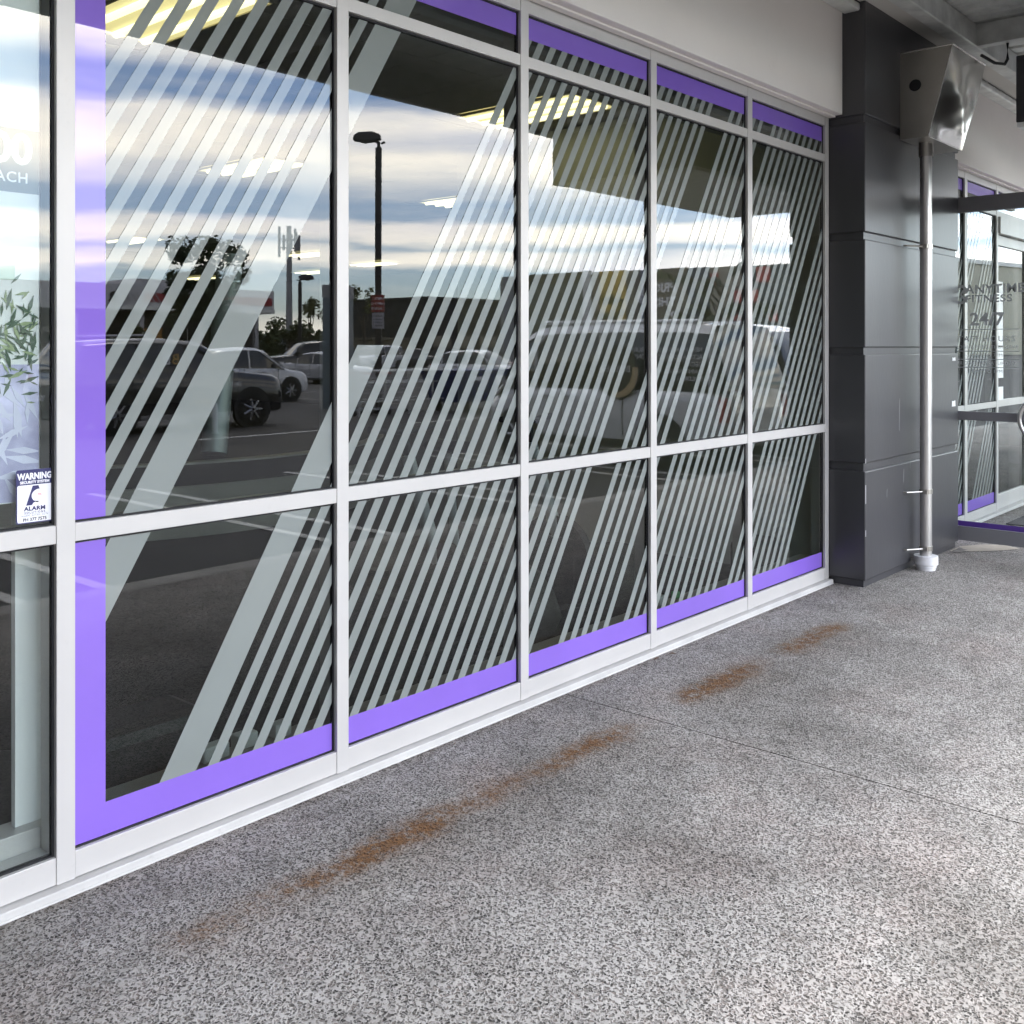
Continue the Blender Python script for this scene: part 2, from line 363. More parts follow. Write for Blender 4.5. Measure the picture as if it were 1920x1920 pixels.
def text(name, body, size, m, parent, mtx, bold=0.0, ext=.0006, align='LEFT', space=1.0, wx=1.0):
    cu = bpy.data.curves.new(name, 'FONT'); cu.body = body; cu.size = size; cu.align_x = align; cu.offset = bold; cu.extrude = ext
    cu.space_character = space; cu.resolution_u = 3
    o = bpy.data.objects.new(name, cu); COL.objects.link(o)
    dg = bpy.context.evaluated_depsgraph_get()
    me = bpy.data.meshes.new_from_object(o.evaluated_get(dg)); bpy.data.objects.remove(o); bpy.data.curves.remove(cu)
    me.transform(mtx @ Matrix.Diagonal((wx, 1, 1, 1))); me.materials.clear(); me.materials.append(m); me.name = name
    r = bpy.data.objects.new(name, me); COL.objects.link(r)
    if parent: r.parent = parent
    return r
def frame(origin, right, up):
    """text plane: x runs along right, y along up"""
    r = Vector(right).normalized(); u = Vector(up).normalized(); n = r.cross(u); o = Vector(origin)
    return Matrix(((r.x, u.x, n.x, o.x), (r.y, u.y, n.y, o.y), (r.z, u.z, n.z, o.z), (0, 0, 0, 1)))
def clip_poly(poly, x0, x1, z0, z1):
    for ax, lim, sg in ((0, x0, 1), (0, x1, -1), (1, z0, 1), (1, z1, -1)):
        out = []
        for i in range(len(poly)):
            a, b = poly[i], poly[(i + 1) % len(poly)]
            da, db = sg * (a[ax] - lim), sg * (b[ax] - lim)
            if da >= 0: out.append(a)
            if (da > 0 and db < 0) or (da < 0 and db > 0):
                t = da / (da - db); out.append((a[0] + t * (b[0] - a[0]), a[1] + t * (b[1] - a[1])))
        poly = out
        if len(poly) < 3: return []
    # drop doubled points
    q = [p for i, p in enumerate(poly) if (Vector(p) - Vector(poly[i - 1])).length > 1e-4]
    return q if len(q) > 2 else []

# ------------------------------------------------------------------ ground
pav = MB().box(-8, 24, -3.20, 0.03, -.12, -.012).build('pavement', M_conc); tag(pav, 'exposed aggregate pavement under the shop awning', kind='structure')
xs = [-8, -3.6, 3.597, 10.9, 18, 24]
for a, b in zip(xs[:-1], xs[1:]):
    MB().box(a + .003, b - .003, -3.198, .028, -.010, 0).build('paving_slab', M_agg, pav)
kerb = MB().box(-40, 60, -3.42, -3.203, -.3, .002).build('kerb', M_conc, bevel=.015); tag(kerb, 'pale concrete kerb along the pavement edge', kind='structure')
car_park = MB().add([(-1500, -1500, -.10), (1500, -1500, -.10), (1500, -3.3, -.10), (-1500, -3.3, -.10)], [(0, 1, 2, 3)]).build('car_park', M_asph)
tag(car_park, 'dark asphalt car park in front of the shops', kind='structure')
under = MB().add([(-1500, .1, -.14), (1500, .1, -.14), (1500, 1500, -.14), (-1500, 1500, -.14)], [(0, 1, 2, 3)]).build('ground', M_asph); tag(under, 'ground under the shops', kind='structure')
def marking(x0, x1, y0, y1): MB().box(x0, x1, y0, y1, -.0985, -.094).build('marking', M_line, car_park)
for k in range(-2, 9):
    for dx in (-.28, .28):
        xc = 3.15 + 2.65 * k + dx
        marking(xc - .05, xc + .05, -8.2, -3.55)
for xa in range(10, 60, 5): marking(xa, xa + 3.2, -13.3, -13.15)
for xa in range(8, 70, 6): marking(xa, xa + .1, -24, -19); marking(xa + 2.7, xa + 2.8, -38, -33)
marking(9, 70, -27.2, -27.05)

# ------------------------------------------------------------------ shopfront
MUL = [(-1.72, -1.66), (-.66, -.61), (.33, .383), (1.329, 1.383), (2.334, 2.387), (3.336, 3.388), (4.338, 4.391), (5.341, 5.395), (6.378, 6.433)]
GY = .022
K = .585
def itc(x): return 1.0077 * x + .0024      # pattern sits on the glass face
STR = [(.676 + .0823 * i, .041, 9) for i in range(10)] + [(1.494, .128, 9), (2.101, .125, 1.556)]
for x in (2.268, 2.352, 2.436, 2.518, 2.599, 2.681, 2.763, 2.845, 2.925, 3.006, 3.087, 3.170, 3.247, 3.328, 3.403, 3.484, 3.566, 3.645, 3.729, 3.807,
          4.047, 4.132, 4.213, 4.295, 4.385, 4.553, 4.634, 4.717, 4.801, 4.882, 4.965, 5.049, 5.133, 5.219, 5.303, 5.385,
          5.553, 5.635, 5.716, 5.798, 5.882, 5.965, 6.048, 6.130, 6.214): STR.append((x, .0415, 9))
front = thing('shopfront', 'long silver aluminium shopfront with striped and purple-edged glass', 'shopfront', (1.383, 0, 0))
def P(o): o.matrix_parent_inverse = Matrix.Translation(-o.parent.location); return o
def P2(o): return o      # parents of these already stand in world coordinates
def pane(x0, x1, z0, z1, stripes=True, low=False, side=False, top=False, par=front, gx=M_glass, strs=None):
    gp = P(bx('glass_pane', gx, par, x0 - .006, x1 + .006, GY, GY + .006, z0 - .006, z1 + .006))
    gk = MB()
    for ya, yb_ in ((.0155, GY - .0001), (GY + .0061, .034)):
        gk.box(x0, x0 + .006, ya, yb_, z0, z1); gk.box(x1 - .006, x1, ya, yb_, z0, z1)
        gk.box(x0 + .006, x1 - .006, ya, yb_, z1 - .007, z1); gk.box(x0 + .006, x1 - .006, ya, yb_, z0, z0 + .005)
    P(gk.build('gasket', M_gask, par))
    a0, a1, c0, c1 = x0 + .007, x1 - .008, z0 + .006, z1 - .009
    if low: P2(bx('purple_band', M_purple, gp, a0, a1, GY - .0016, GY - .0006, c0, .2085)); c0 = .2085
    if top: P2(bx('purple_band', M_purple, gp, a0, a1, GY - .0016, GY - .0006, 2.889, c1)); c1 = 2.889
    if side: P2(bx('purple_band', M_purple, gp, a0, 1.4835, GY - .0016, GY - .0006, c0, c1)); a0 = 1.4835
    if stripes:
        for xi, w, zt in (strs or STR):
            xi2 = itc(xi); w2 = w * 1.0077
            pl = [(xi2 + K * (z - 1), z) for z in (-.3, 3.6)] + [(xi2 + w2 + K * (z - 1), z) for z in (3.6, -.3)]
            q = clip_poly(pl, a0, a1, c0, min(c1, zt))
            if q: P2(MB().prism(q, GY - .0016, GY - .0006).build('vinyl_stripe', M_frost, gp))
    return gp
ZB, ZL0, ZL1, ZU0, ZU1, ZH = .107, .993, 1.045, 2.757, 2.806, 2.992
for (a, b) in MUL: P(bx('mullion', M_alu, front, a, b, 0, .10, .029, 3.055, .0015))
for i in range(len(MUL) - 1):
    x0, x1 = MUL[i][1], MUL[i + 1][0]; on = i >= 3
    P(bx('bottom_rail', M_alu, front, x0 + .0005, x1 - .0005, .002, .10, .031, ZB, .0015))
    P(bx('transom', M_alu, front, x0 + .0005, x1 - .0005, .002, .10, ZL0, ZL1, .0015))
    P(bx('transom', M_alu, front, x0 + .0005, x1 - .0005, .002, .10, ZU0, ZU1, .0015))
    P(bx('head_rail', M_alu, front, x0 + .0005, x1 - .0005, .002, .10, ZH, 3.055, .0015))
    sd_ = i == 3
    gx_ = M_glass if on else M_glass_clear
    pane(x0, x1, ZB, ZL0, on, low=on, side=sd_, gx=gx_)
    pane(x0, x1, ZL1, ZU0, on, side=sd_, gx=gx_)
    pane(x0, x1, ZU1, ZH, on, top=on, gx=gx_)
P(bx('sill_ledge', M_sill, front, -6, 6.437, -.030, .10, 0, .0275, .003))
P(MB().tube([(-6, -.031, .001), (6.43, -.031, .001)], .004, 6).build('sealant_bead', M_sill, front))
P(bx('inner_sill', M_alu, front, -6, 6.43, .104, .20, 0, .165, .002))

# ------------------------------------------------------------------ pillar
pil = thing('pillar', 'charcoal clad pillar with recessed grooves between window and door', 'pillar', (7.34, 0, 0))
P(bx('core', M_pillar, pil, 6.458, 8.224, -.222, .30, 0, 3.80))
for z0, z1 in ((.045, .747), (.800, 1.497), (1.546, 2.240), (2.290, 2.995), (3.045, 3.79)):
    P(bx('cladding_panel', M_pillar, pil, 6.441, 8.242, -.240, .32, z0, z1, .006))
for (px_, pz, w, h_) in ((8.135, 1.455, .075, .026), (8.13, 1.115, .085, .045)):
    st = MB().prism([(px_ - w / 2, pz - h_ / 2), (px_ + w / 2, pz - h_ / 2), (px_ + w * .42, pz + h_ / 2), (px_ - w * .2, pz + h_ * .38), (px_ - w * .44, pz + h_ * .5)], -.2425, -.2408).build('torn_sticker', M_plastic_w, pil); P(st)
for i, (px_, pz, l_) in enumerate(((7.02, .98, .22), (7.10, .62, .09), (7.22, .70, .06), (6.80, .55, .05))):   # pale scuffs
    P(MB().prism([(px_, pz), (px_ + .006, pz - .01), (px_ + .012, pz + l_), (px_ + .004, pz + l_ * .9)], -.2408, -.2402).build('paint_scuff', mat('scuff', (.24, .24, .24), .6), pil))
for xv, zb_, l_ in ((6.445, .80, .03), (6.447, .54, .12), (6.446, .33, .04)):
    P(bx('paint_chip', M_plastic_w, pil, xv, xv + .006, -.2412, -.2402, zb_, zb_ + l_))

# ------------------------------------------------------------------ building
shop = thing('shop_building', 'cream rendered shop building over the windows with dim gym interior', 'building', (0, 0, 0))
bx('rendered_wall', M_wall, shop, -6, 6.440, -.09, .30, 3.060, 3.80, .004)
bx('rendered_wall', M_wall, shop, 8.243, 16, -.09, .30, 3.060, 3.80, .004)
bx('soffit_trim', M_wall, shop, -6, 6.437, -.045, -.002, 3.048, 3.0595, .003)
bx('soffit_trim', M_wall, shop, 8.245, 16, -.045, -.002, 3.048, 3.0595, .003)
bx('parapet', M_wall, shop, -6, 16, -.05, .30, 3.802, 5.6)
bx('floor', M_int_floor, shop, -8, 17, .204, 23, -.03, .02)
bx('partition_wall', M_int_wall, shop, 6.436, 6.60, .305, 3.4, .02, 3.29); bx('wall_return', M_int_wall, shop, 6.436, 6.457, .1035, .304, .02, 3.29)
bx('back_wall', M_int_dark, shop, -8, 17, 22.5, 22.7, .02, 3.4)
bx('side_wall', M_int_dark, shop, -8.1, -8, .2, 22.5, .02, 3.4)
bx('side_wall', M_int_dark, shop, 17, 17.1, .2, 22.5, .02, 3.4)
bx('ceiling_deck', M_int_dark, shop, -8, 17, .10, 22.6, 3.335, 3.42)
bx('window_bulkhead', M_int_wall, shop, -6, 6.43, .104, .42, 3.02, 3.33)
bx('unseen_light_blocker', mat('light_blocker_dark', (.07, .06, .055), .8), shop, -14, -8.2, -60, -.06, -.1, 9)  # unseen dark block, added to cut light reaching the pillar's left face
tm = MB().box(.005, .595, .005, 1.195, 3.305, 3.32); first = tm.build('ceiling_tile', M_tile, shop)
LAMPS = [(2.55, 1.45), (5.56, 1.45), (8.56, 1.45), (5.56, 5.02), (8.56, 5.02), (8.27, 12.3), (11.78, 12.2), (14.70, 15.8), (14.1, 19.7), (14.05, 13.0), (2.6, 5.02)]
def is_lamp(x, y): return any(abs(x + .3 - lx - .29) < .44 and abs(y + .6 - ly - .57) < .9 for lx, ly in LAMPS[:5])
cnt = 0
for i in range(0, 16):
    for j in range(0, 12):
        x, y = .15 + .6 * i, .45 + 1.2 * j
        if cnt == 0: o = first
        else: o = first.copy(); COL.objects.link(o); o.parent = shop
        o.location = (x, y, 0); cnt += 1
        if is_lamp(x, y): o.location.z = .022
def lamp(i, lx, ly):
    where = ['nearest the purple edged window', 'behind the fourth striped window', 'behind the pillar', 'in the second row from the glass', 'second row, farther along', 'deep in the gym', 'far back on the gym ceiling', 'farthest right at the back', 'in the farthest row', 'far back beside the side wall', 'second row behind the poster']
    t_ = thing('ceiling_light', 'lit yellow louvred ceiling light ' + where[i], 'light', (lx, ly, 3.300), 0, 'gym ceiling lights')
    fr = MB(); w, l = .58, 1.15
    fr.box(0, w, 0, .02, -.012, .003); fr.box(0, w, l - .02, l, -.012, .003); fr.box(0, .02, .02, l - .02, -.012, .003); fr.box(w - .02, w, .02, l - .02, -.012, .003)
    fr.build('frame', mat('lamp_frame', (.5, .47, .36), .5), t_)
    MB().box(.02, w - .02, .02, l - .02, -.004, .002).build('diffuser', M_lamp, t_)
    for k in range(3):
        xx = .12 + k * .17
        MB().tube([(xx, .05, -.012), (xx, l - .05, -.012)], .022, 8).build('tube', M_tube, t_)
for i, (lx, ly) in enumerate(LAMPS): lamp(i, lx, ly)

# ------------------------------------------------------------------ awning
aw = thing('awning', 'galvanised steel awning with purlins and ribbed roof over the pavement', 'awning', (6, -1.8, 3.7))
P(bx('edge_channel', M_galv, aw, -8, 18, -.205, -.093, 3.715, 3.765, .012))
P(bx('soffit_panel', M_soffit, aw, -8, 18, -.412, -.204, 3.772, 3.778))
pm = MB().box(-8, 18, -.520, -.512, 3.716, 3.870).box(-8, 18, -.512, -.414, 3.715, 3.722).box(-8, 18, -.425, -.414, 3.722, 3.75)
P(pm.build('purlin', M_galv, aw, bevel=.004))
pm = MB().box(-8, 18, -2.02, -1.94, 3.76, 3.868); P(pm.build('purlin', M_galv, aw, bevel=.004))
for xr_ in (-5.2, -1.95, 1.30, 4.53, 7.76, 11.0, 14.2):
    r_ = MB().box(xr_, xr_ + .008, -3.30, -.523, 3.716, 3.870).box(xr_ + .008, xr_ + .085, -3.30, -.523, 3.715, 3.722).box(xr_ + .008, xr_ + .085, -3.30, -.523, 3.862, 3.869)
    P(r_.build('rafter', M_galv, aw, bevel=.003))
rib = MB(); pts = []; x = -8.0
while x < 18:
    pts += [(x, 3.876), (x + .13, 3.876), (x + .15, 3.905), (x + .185, 3.905)]; x += .205
vs = [(px_, -3.42, pz) for px_, pz in pts] + [(px_, -.051, pz + .0) for px_, pz in pts]; n_ = len(pts)
vs += [(px_, -3.42, pz + .004) for px_, pz in pts] + [(px_, -.051, pz + .004) for px_, pz in pts]
fs = [(i, i + n_, i + n_ + 1, i + 1) for i in range(n_ - 1)] + [(i + 2 * n_, i + 2 * n_ + 1, i + 3 * n_ + 1, i + 3 * n_) for i in range(n_ - 1)]
rib.add(vs, fs); P(rib.build('roof_sheet', M_galv, aw))
P(bx('fascia', M_galv, aw, -8, 18, -3.46, -3.40, 3.60, 4.02, .01))
for x_ in (-6.2, 17.2): P(MB().tube([(x_, -3.1, 0), (x_, -3.1, 3.72)], .08, 14).build('post', M_galv, aw, True))

# rainwater head: bent steel box, front face kinked and oil-canned
rw = thing('rainwater_head', 'polished steel rainwater head with round overflow hole on the pillar', 'rainwater head', (7.38, -.24, 2.97))
X0, X1 = 7.033, 7.72; yb, yt, zb_, zt_ = -.432, -.592, 2.966, 3.556; ybk = -.2425
side = [(ybk, zb_), (yb, zb_), (yt, zt_), (ybk, zt_)]
P(MB().add([(X0, y, z) for y, z in side], [(0, 3, 2, 1)]).build('side_plate', M_steel_m, rw))
P(MB().add([(X1, y, z) for y, z in side], [(0, 1, 2, 3)]).build('side_plate', M_steel_m, rw))
P(MB().add([(X0, ybk, zb_), (X1, ybk, zb_), (X1, yb, zb_), (X0, yb, zb_)], [(0, 1, 2, 3)]).build('bottom_plate', M_steel_m, rw))
fm = MB(); nu, nv = 24, 20
for j in range(nv + 1):
    for i in range(nu + 1):
        u, v = i / nu, j / nv
        x = X0 + (X1 - X0) * u; y = yb + (yt - yb) * v; z = zb_ + (zt_ - zb_) * v
        fold = 1 - abs(u - (.93 - .78 * v)) / (.93 - .78 * v if u < (.93 - .78 * v) else 1 - (.93 - .78 * v) + 1e-6)
        d = -.045 * fold * (1 - v) ** .6 * min(1, v * 6) + .009 * sin(u * 9 + v * 3) * sin(v * pi) + .004 * sin(v * 31 - u * 14) * (1 - v) * sin(pi * u) + .006 * sin(v * 17 + u * 6) * sin(pi * u) * (1 - v)
        fm.v.append((x, y + d * sin(pi * min(1, max(0, v))) ** .3, z))
for j in range(nv):
    for i in range(nu):
        a = j * (nu + 1) + i; fm.f.append((a, a + 1, a + nu + 2, a + nu + 1))
P(fm.build('front_plate', M_steel, rw, True))
hole = MB().tube([(X0 - .002, -.345, 3.322), (X0 + .004, -.345, 3.322)], .040, 28); P(P(hole.build('overflow_hole', M_black, rw)))
for zc in (zt_,):
    P(MB().tube([(X0, ybk, zc), (X0, yt, zc), (X1, yt, zc), (X1, ybk, zc)], .006, 6).build('rim', M_steel, rw))
P(MB().tube([(X0 - .001, yb, zb_), (X0 - .001, yt, zt_)], .004, 6).build('seam', M_steel, rw))
P(MB().tube([(X0, yb, zb_), (X1, yb, zb_)], .004, 6).build('seam', M_steel, rw))
dp = thing('downpipe', 'stainless round downpipe clipped to the charcoal pillar', 'downpipe', (7.265, -.335, 0))
P(MB().tube([(7.265, -.335, .05), (7.265, -.335, 2.88)], .040, 28).build('pipe', M_pipe, dp, True))
P(MB().tube([(7.265, -.335, 2.87), (7.265, -.335, 2.966)], .048, 28).build('collar', M_steel_m, dp, True))
for z in (2.245, .545, .150):
    bk = MB().tube([(7.265, -.335, z - .016), (7.265, -.335, z + .016)], .0445, 28).tube([(7.225, -.338, z), (7.10, -.262, z), (7.10, -.241, z)], .006, 8)
    bk.box(7.208, 7.228, -.362, -.322, z - .013, z + .013)
    P(bk.build('pipe_bracket', M_steel_m, dp, True))
cb = MB()
for z0, z1, r_ in ((0, .018, .062), (.018, .028, .069), (.028, .040, .064), (.040, .098, .080)): cb.tube([(7.265, -.335, z0), (7.265, -.335, z1)], r_, 28)
P(cb.build('base_socket', M_plastic_w, dp, True))
cabl = MB().tube([(7.60, -.60, 3.60), (7.70, -.66, 3.555), (7.80, -.70, 3.56), (7.83, -.71, 3.60), (7.83, -.71, 3.72)], .011, 8)
tag(cabl.build('cable_conduit', M_black, None, True), 'black bent cable running from the steel rainwater head up to the awning', 'cable')

# light box sign under the awning
hs = thing('hanging_sign', 'large black sign box hanging under the awning by the entrance', 'sign', (7.9, -1.7, 2.87))
P(bx('sign_body', M_black, hs, 6.64, 9.4, -2.346, -1.085, 2.90, 3.30, .006)); P(bx('sign_lip', M_galv, hs, 6.645, 9.395, -2.34, -1.09, 2.87, 2.899, .004))
P(bx('hanger_plate', M_black, hs, 6.51, 6.638, -2.346, -2.30, 2.865, 3.598))
for x_ in (6.9, 9.1):
    for y_ in (-1.3, -2.1): P(MB().tube([(x_, y_, 3.30), (x_, y_, 3.874)], .012, 8).build('hanger_rod', M_galv, hs))

# ------------------------------------------------------------------ entrance
ent = thing('entrance_shopfront', 'silver entrance front with sliding doors and narrow striped window', 'entrance', (9.6, 0, 0))
EM = [(8.245, 8.30), (9.165, 9.235), (10.06, 10.115), (12.3, 12.36), (13.6, 13.66), (15.9, 15.96)]
for a, b in EM: P(bx('mullion', M_alu, ent, a, b, 0, .10, .029, 3.055, .0015))
EST = [(9.0 - 1.6 + .083 * i, .041, 9) for i in range(7)] + [(9.0 - 1.6 + .083 * i, .041, 9) for i in range(9, 16)] + [(9.0 - 1.6 + .083 * i, .041, 9) for i in range(18, 26)] + [(9.0 - 1.6 + .083 * i, .041, 9) for i in range(29, 36)]
for i, (x0, x1) in enumerate(((8.30, 9.165), (9.235, 10.06))):
    P(bx('bottom_rail', M_alu, ent, x0, x1, .002, .10, .031, ZB, .0015)); P(bx('transom', M_alu, ent, x0, x1, .002, .10, ZL0, ZL1, .0015))
    P(bx('transom', M_alu, ent, x0, x1, .002, .10, ZU0, ZU1, .0015)); P(bx('head_rail', M_alu, ent, x0, x1, .002, .10, ZH, 3.055, .0015))
    pane(x0, x1, ZB, ZL0, True, low=True, par=ent, strs=EST); pane(x0, x1, ZL1, ZU0, True, par=ent, strs=EST); pane(x0, x1, ZU1, ZH, False, top=True, par=ent)
P(bx('door_header', M_alu, ent, 10.115, 12.3, -.02, .16, 2.60, 2.755, .003)); P(bx('transom', M_alu, ent, 10.115, 12.3, .002, .10, ZU0, ZU1, .002)); P(bx('head_rail', M_alu, ent, 10.115, 12.3, .002, .10, ZH, 3.055, .002))
pane(10.115, 12.3, ZU1, ZH, False, top=True, par=ent)
for x0, x1 in ((10.125, 11.20), (11.21, 12.29)):
    d_ = MB(); d_.box(x0, x0 + .06, .03, .075, .03, 2.595).box(x1 - .06, x1, .03, .075, .03, 2.595)
    d_.box(x0 + .06, x1 - .06, .03, .075, .03, .16).box(x0 + .06, x1 - .06, .03, .075, 2.50, 2.595).box(x0 + .06, x1 - .06, .03, .075, .985, 1.05)
    P(d_.build('sliding_door', M_alu, ent, bevel=.002)); P(bx('door_glass', M_glass, ent, x0 + .06, x1 - .06, .05, .056, .16, 2.50))
P(bx('sill_ledge', M_sill, ent, 8.245, 16, -.030, .10, 0, .0275, .003)); P(bx('inner_wall', M_int_wall, ent, 12.36, 16, .02, .09, .03, 3.05))
for i, (x, z, w, h_) in enumerate(((10.22, 2.02, .20, .29), (10.22, 1.70, .20, .28), (10.22, 1.40, .21, .29), (10.23, 1.10, .2, .14))):
    n_ = bx('paper_notice', M_white, None, x, x + w, .046, .0475, z - h_ / 2, z + h_ / 2)
    tag(n_, 'white paper notice taped to the sliding door glass, ' + ('topmost of four', 'second from the top', 'third from the top', 'lowest and smallest')[i], 'notice', 'paper notices on the sliding door')
# open glass door standing out beside the pillar
gd = thing('glass_door', 'open glass door with grey frame, ring handle and frosted lettering beside the pillar', 'door', (8.30, -.10, 0))
XD = 8.32; d0, d1 = XD - .022, XD + .022; Y0, Y1 = -.10, -1.12
P(bx('stile', M_alu_d, gd, d0, d1, Y0 - .08, Y0, .045, 2.71, .003)); P(bx('stile', M_alu_d, gd, d0, d1, Y1, Y1 + .06, .045, 2.71, .003))
for z0, z1 in ((.045, .155), (.98, 1.048), (2.592, 2.71)): P(bx('rail', M_alu_d, gd, d0 + .001, d1 - .001, Y1 + .0605, Y0 - .0805, z0, z1, .003))
gp = P(bx('door_pane', M_glass_door, gd, XD - .004, XD + .004, Y1 + .055, Y0 - .075, .15, 2.60))
PURD = mat('purple_strip', (.10, .045, .30), .4)
o = bx('purple_strip', PURD, gp, XD - .0062, XD - .0046, Y1 + .062, Y0 - .082, .156, .196); P2(o)
M_let = mat('frosted_lettering', (.46, .49, .50), .5, 0, .03)
def door_text(body, yc, z, size, bold=0, align='CENTER', space=1.0, wx=1.0):
    o = text('lettering', body, size, M_let, gp, frame((XD - .0055, yc, z), (0, -1, 0), (0, 0, 1)), bold, .0004, align, space, wx); P2(o)
door_text('ANYTIME', -.268, 1.962, .094, .0022, 'LEFT', 1.05, 1.05); door_text('FITNESS', -.268, 1.892, .080, .0018, 'LEFT', 1.12, 1.10)
door_text('24/7', -.300, 1.716, .135, .003, 'LEFT', 1.0, 1.05)
door_text('STAFF HOURS', -.180, 1.590, .061, .0004, 'LEFT', 1.22); 
for i, s_ in enumerate(('MONDAYS TO THURSDAY', '10AM TO 7PM', 'FRIDAYS TO SATURDAY', '10AM TO 1PM')): door_text(s_, -.42, 1.535 - .062 * i, .036, 0, 'CENTER', 1.1)
for z in (1.683, 1.515, 1.452, 1.39): P2(bx('rule', M_let, gp, XD - .0060, XD - .0045, -.66, -.20, z - .003, z + .003))
lg = MB()      # round emblem: two curved arms
for s_ in (1, -1):
    lg.prism([(-.235 + .055 * cos(t) * 1, 1.955 + s_ * (.015 + .06 * sin(t))) for t in [i * pi / 10 for i in range(0, 11)]] + [(-.235 + .032 * cos(t), 1.955 + s_ * (.015 + .04 * sin(t))) for t in [pi - i * pi / 10 for i in range(0, 11)]], 0, .001)
lg.prism([(-.265, 1.99), (-.25, 1.99), (-.228, 1.955), (-.25, 1.92), (-.265, 1.92), (-.243, 1.955)], 0, .001)
lg.v = [(XD - .0055 - y, x, z) for x, y, z in lg.v]; P2(lg.build('emblem', M_let, gp, fix=True))
ring = MB().tube([(XD - .06, -.85 + .175 * cos(t), 1.01 + .175 * sin(t)) for t in [i * 2 * pi / 40 for i in range(41)]], .016, 12, False)
ring.tube([(XD - .06, -.85, 1.185), (XD - .015, -.85, 1.185)], .012, 10); ring.tube([(XD - .06, -.85, .835), (XD - .015, -.85, .835)], .012, 10)
P(ring.build('ring_handle', M_pipe, gd, True)); P(MB().box(XD - .05, XD - .0225, -.172, -.120, 1.06, 1.22).build('lock_case', M_black, gd, bevel=.004))
patch = MB().add([(x, y, .0035) for x, y in ((8.03, -.245), (8.27, -.245), (8.47, -.36), (8.54, -.50), (8.47, -.62), (8.36, -.57), (8.22, -.48), (8.1, -.36))], [tuple(range(7, -1, -1))])
tag(patch.build('cement_patch', mat('cement_patch', (.50, .45, .37), .85, 0, .12, 12, .2, 60)), 'smooth pale cement patch on the pavement below the open glass door', 'patch')
tag(MB().box(9.55, 10.9, -.95, -.22, .0015, .012).build('door_mat', mat('mat_rubber', (.02, .02, .02), .9, 0, .3, 40), bevel=.004), 'black doormat in front of the sliding doors', 'doormat')
sp_ = MB().add([(8.0 + .018 * i + random.uniform(-.01, .01), -.27 - .008 * (i % 3), .006 + .012 * (i % 2)) for i in range(10)] + [(8.0 + .018 * i, -.31 - .02 * ((i * 7) % 3), .004) for i in range(10)], [(i, i + 10, i + 11, i + 1) for i in range(9)])
tag(sp_.build('crumpled_wrapper', mat('foil', (.32, .30, .28), .35, .5)), 'crumpled scrap of wrapper at the foot of the pillar by the door', 'litter')
def leafbit(x, y, a, l, m, lab):
    b = MB().add([(-l, 0, .003), (0, -l * .3, .008), (l, 0, .004), (0, l * .3, .005)], [(0, 1, 2), (0, 2, 3)]).build('dead_leaf', m, None, loc=(x, y, 0), rot=(0, 0, a)); tag(b, lab, 'leaf', 'dead leaves on the pavement')
leafbit(5.18, -.71, .5, .016, mat('pale_leaf', (.45, .42, .36), .8), 'pale dry leaf lying alone on the pavement past the rust stains')
leafbit(4.30, -.06, .1, .03, mat('brown_leaf', (.12, .06, .03), .8), 'brown dead leaf against the sill below the third window')
leafbit(4.42, -.075, 2.2, .02, mat('brown_leaf', (.12, .06, .03), .8), 'small brown dead leaf at the sill beside a larger one')
leafbit(2.86, -.07, .3, .012, mat('brown_leaf', (.12, .06, .03), .8), 'tiny brown leaf at the sill below the second window')

# ------------------------------------------------------------------ poster and alarm sticker
po = thing('poster', 'white hanging poster with leaf picture and price band behind the left window', 'poster', (.8, .05, 1.1))
P(bx('board', M_white, po, -.2, 1.303, .052, .060, 1.115, 3.0))
GR = mat('poster_grey', (.24, .25, .245), .7, 0, .02); LIL = mat('poster_lilac', (.58, .56, .84), .6, 0, .35, 9)
P(bx('grey_band', GR, po, -.2, 1.302, .0505, .0515, 1.98, 2.158))
P(text('lettering', '$10.00', .118, M_print_w, po, frame((1.283, .0498, 2.062), (1, 0, 0), (0, 0, 1)), .004, .0003, 'RIGHT', .98))
P(text('lettering', 'EACH', .041, M_print_w, po, frame((1.272, .0498, 2.008), (1, 0, 0), (0, 0, 1)), .0006, .0003, 'RIGHT', 1.1))
P(bx('lilac_print', LIL, po, -.2, 1.302, .0505, .0515, 1.118, 1.50))
P(bx('green_print', mat('poster_green', (.56, .66, .55), .7), po, .9, 1.235, .0506, .0514, 1.735, 1.80))
lf = [MB(), MB(), MB()]
for i in range(300):
    cx, cz = random.uniform(.85, 1.29), random.gauss(1.565, .07); a = random.uniform(0, 2 * pi); l = random.uniform(.012, .034); w = l * .2
    q = [(cx + l * cos(a) * s_ - w * sin(a) * t_, cz + l * sin(a) * s_ + w * cos(a) * t_) for s_, t_ in ((-1, 0), (0, -1), (1, 0), (0, 1))]
    k = random.choice((0, 0, 1)); ins = clip_poly(q, -.2, 1.30, 1.13, 2.0)
    if ins: lf[k].prism(ins, .0492 - .000002 * i, .0500 - .000002 * i)
for i in range(70):
    cx, cz = random.uniform(.85, 1.29), random.uniform(1.15, 1.48); a = random.uniform(0, 2 * pi); l = random.uniform(.03, .07); w = l * .2
    q = [(cx + l * cos(a) * s_ - w * sin(a) * t_, cz + l * sin(a) * s_ + w * cos(a) * t_) for s_, t_ in ((-1, 0), (0, -1), (1, 0), (0, 1))]
    ins = clip_poly(q, -.2, 1.30, 1.13, 1.5)
    if ins: lf[2].prism(ins, .0494 - .000002 * i, .0502 - .000002 * i)
for m_, c_ in zip(lf, ((.09, .14, .09), (.33, .40, .22), (.72, .72, .88))):
    o = m_.build('leaf_print', mat('leaf_print_%d' % round(c_[0] * 100), c_, .6), po); o['kind'] = 'stuff'; P(o)
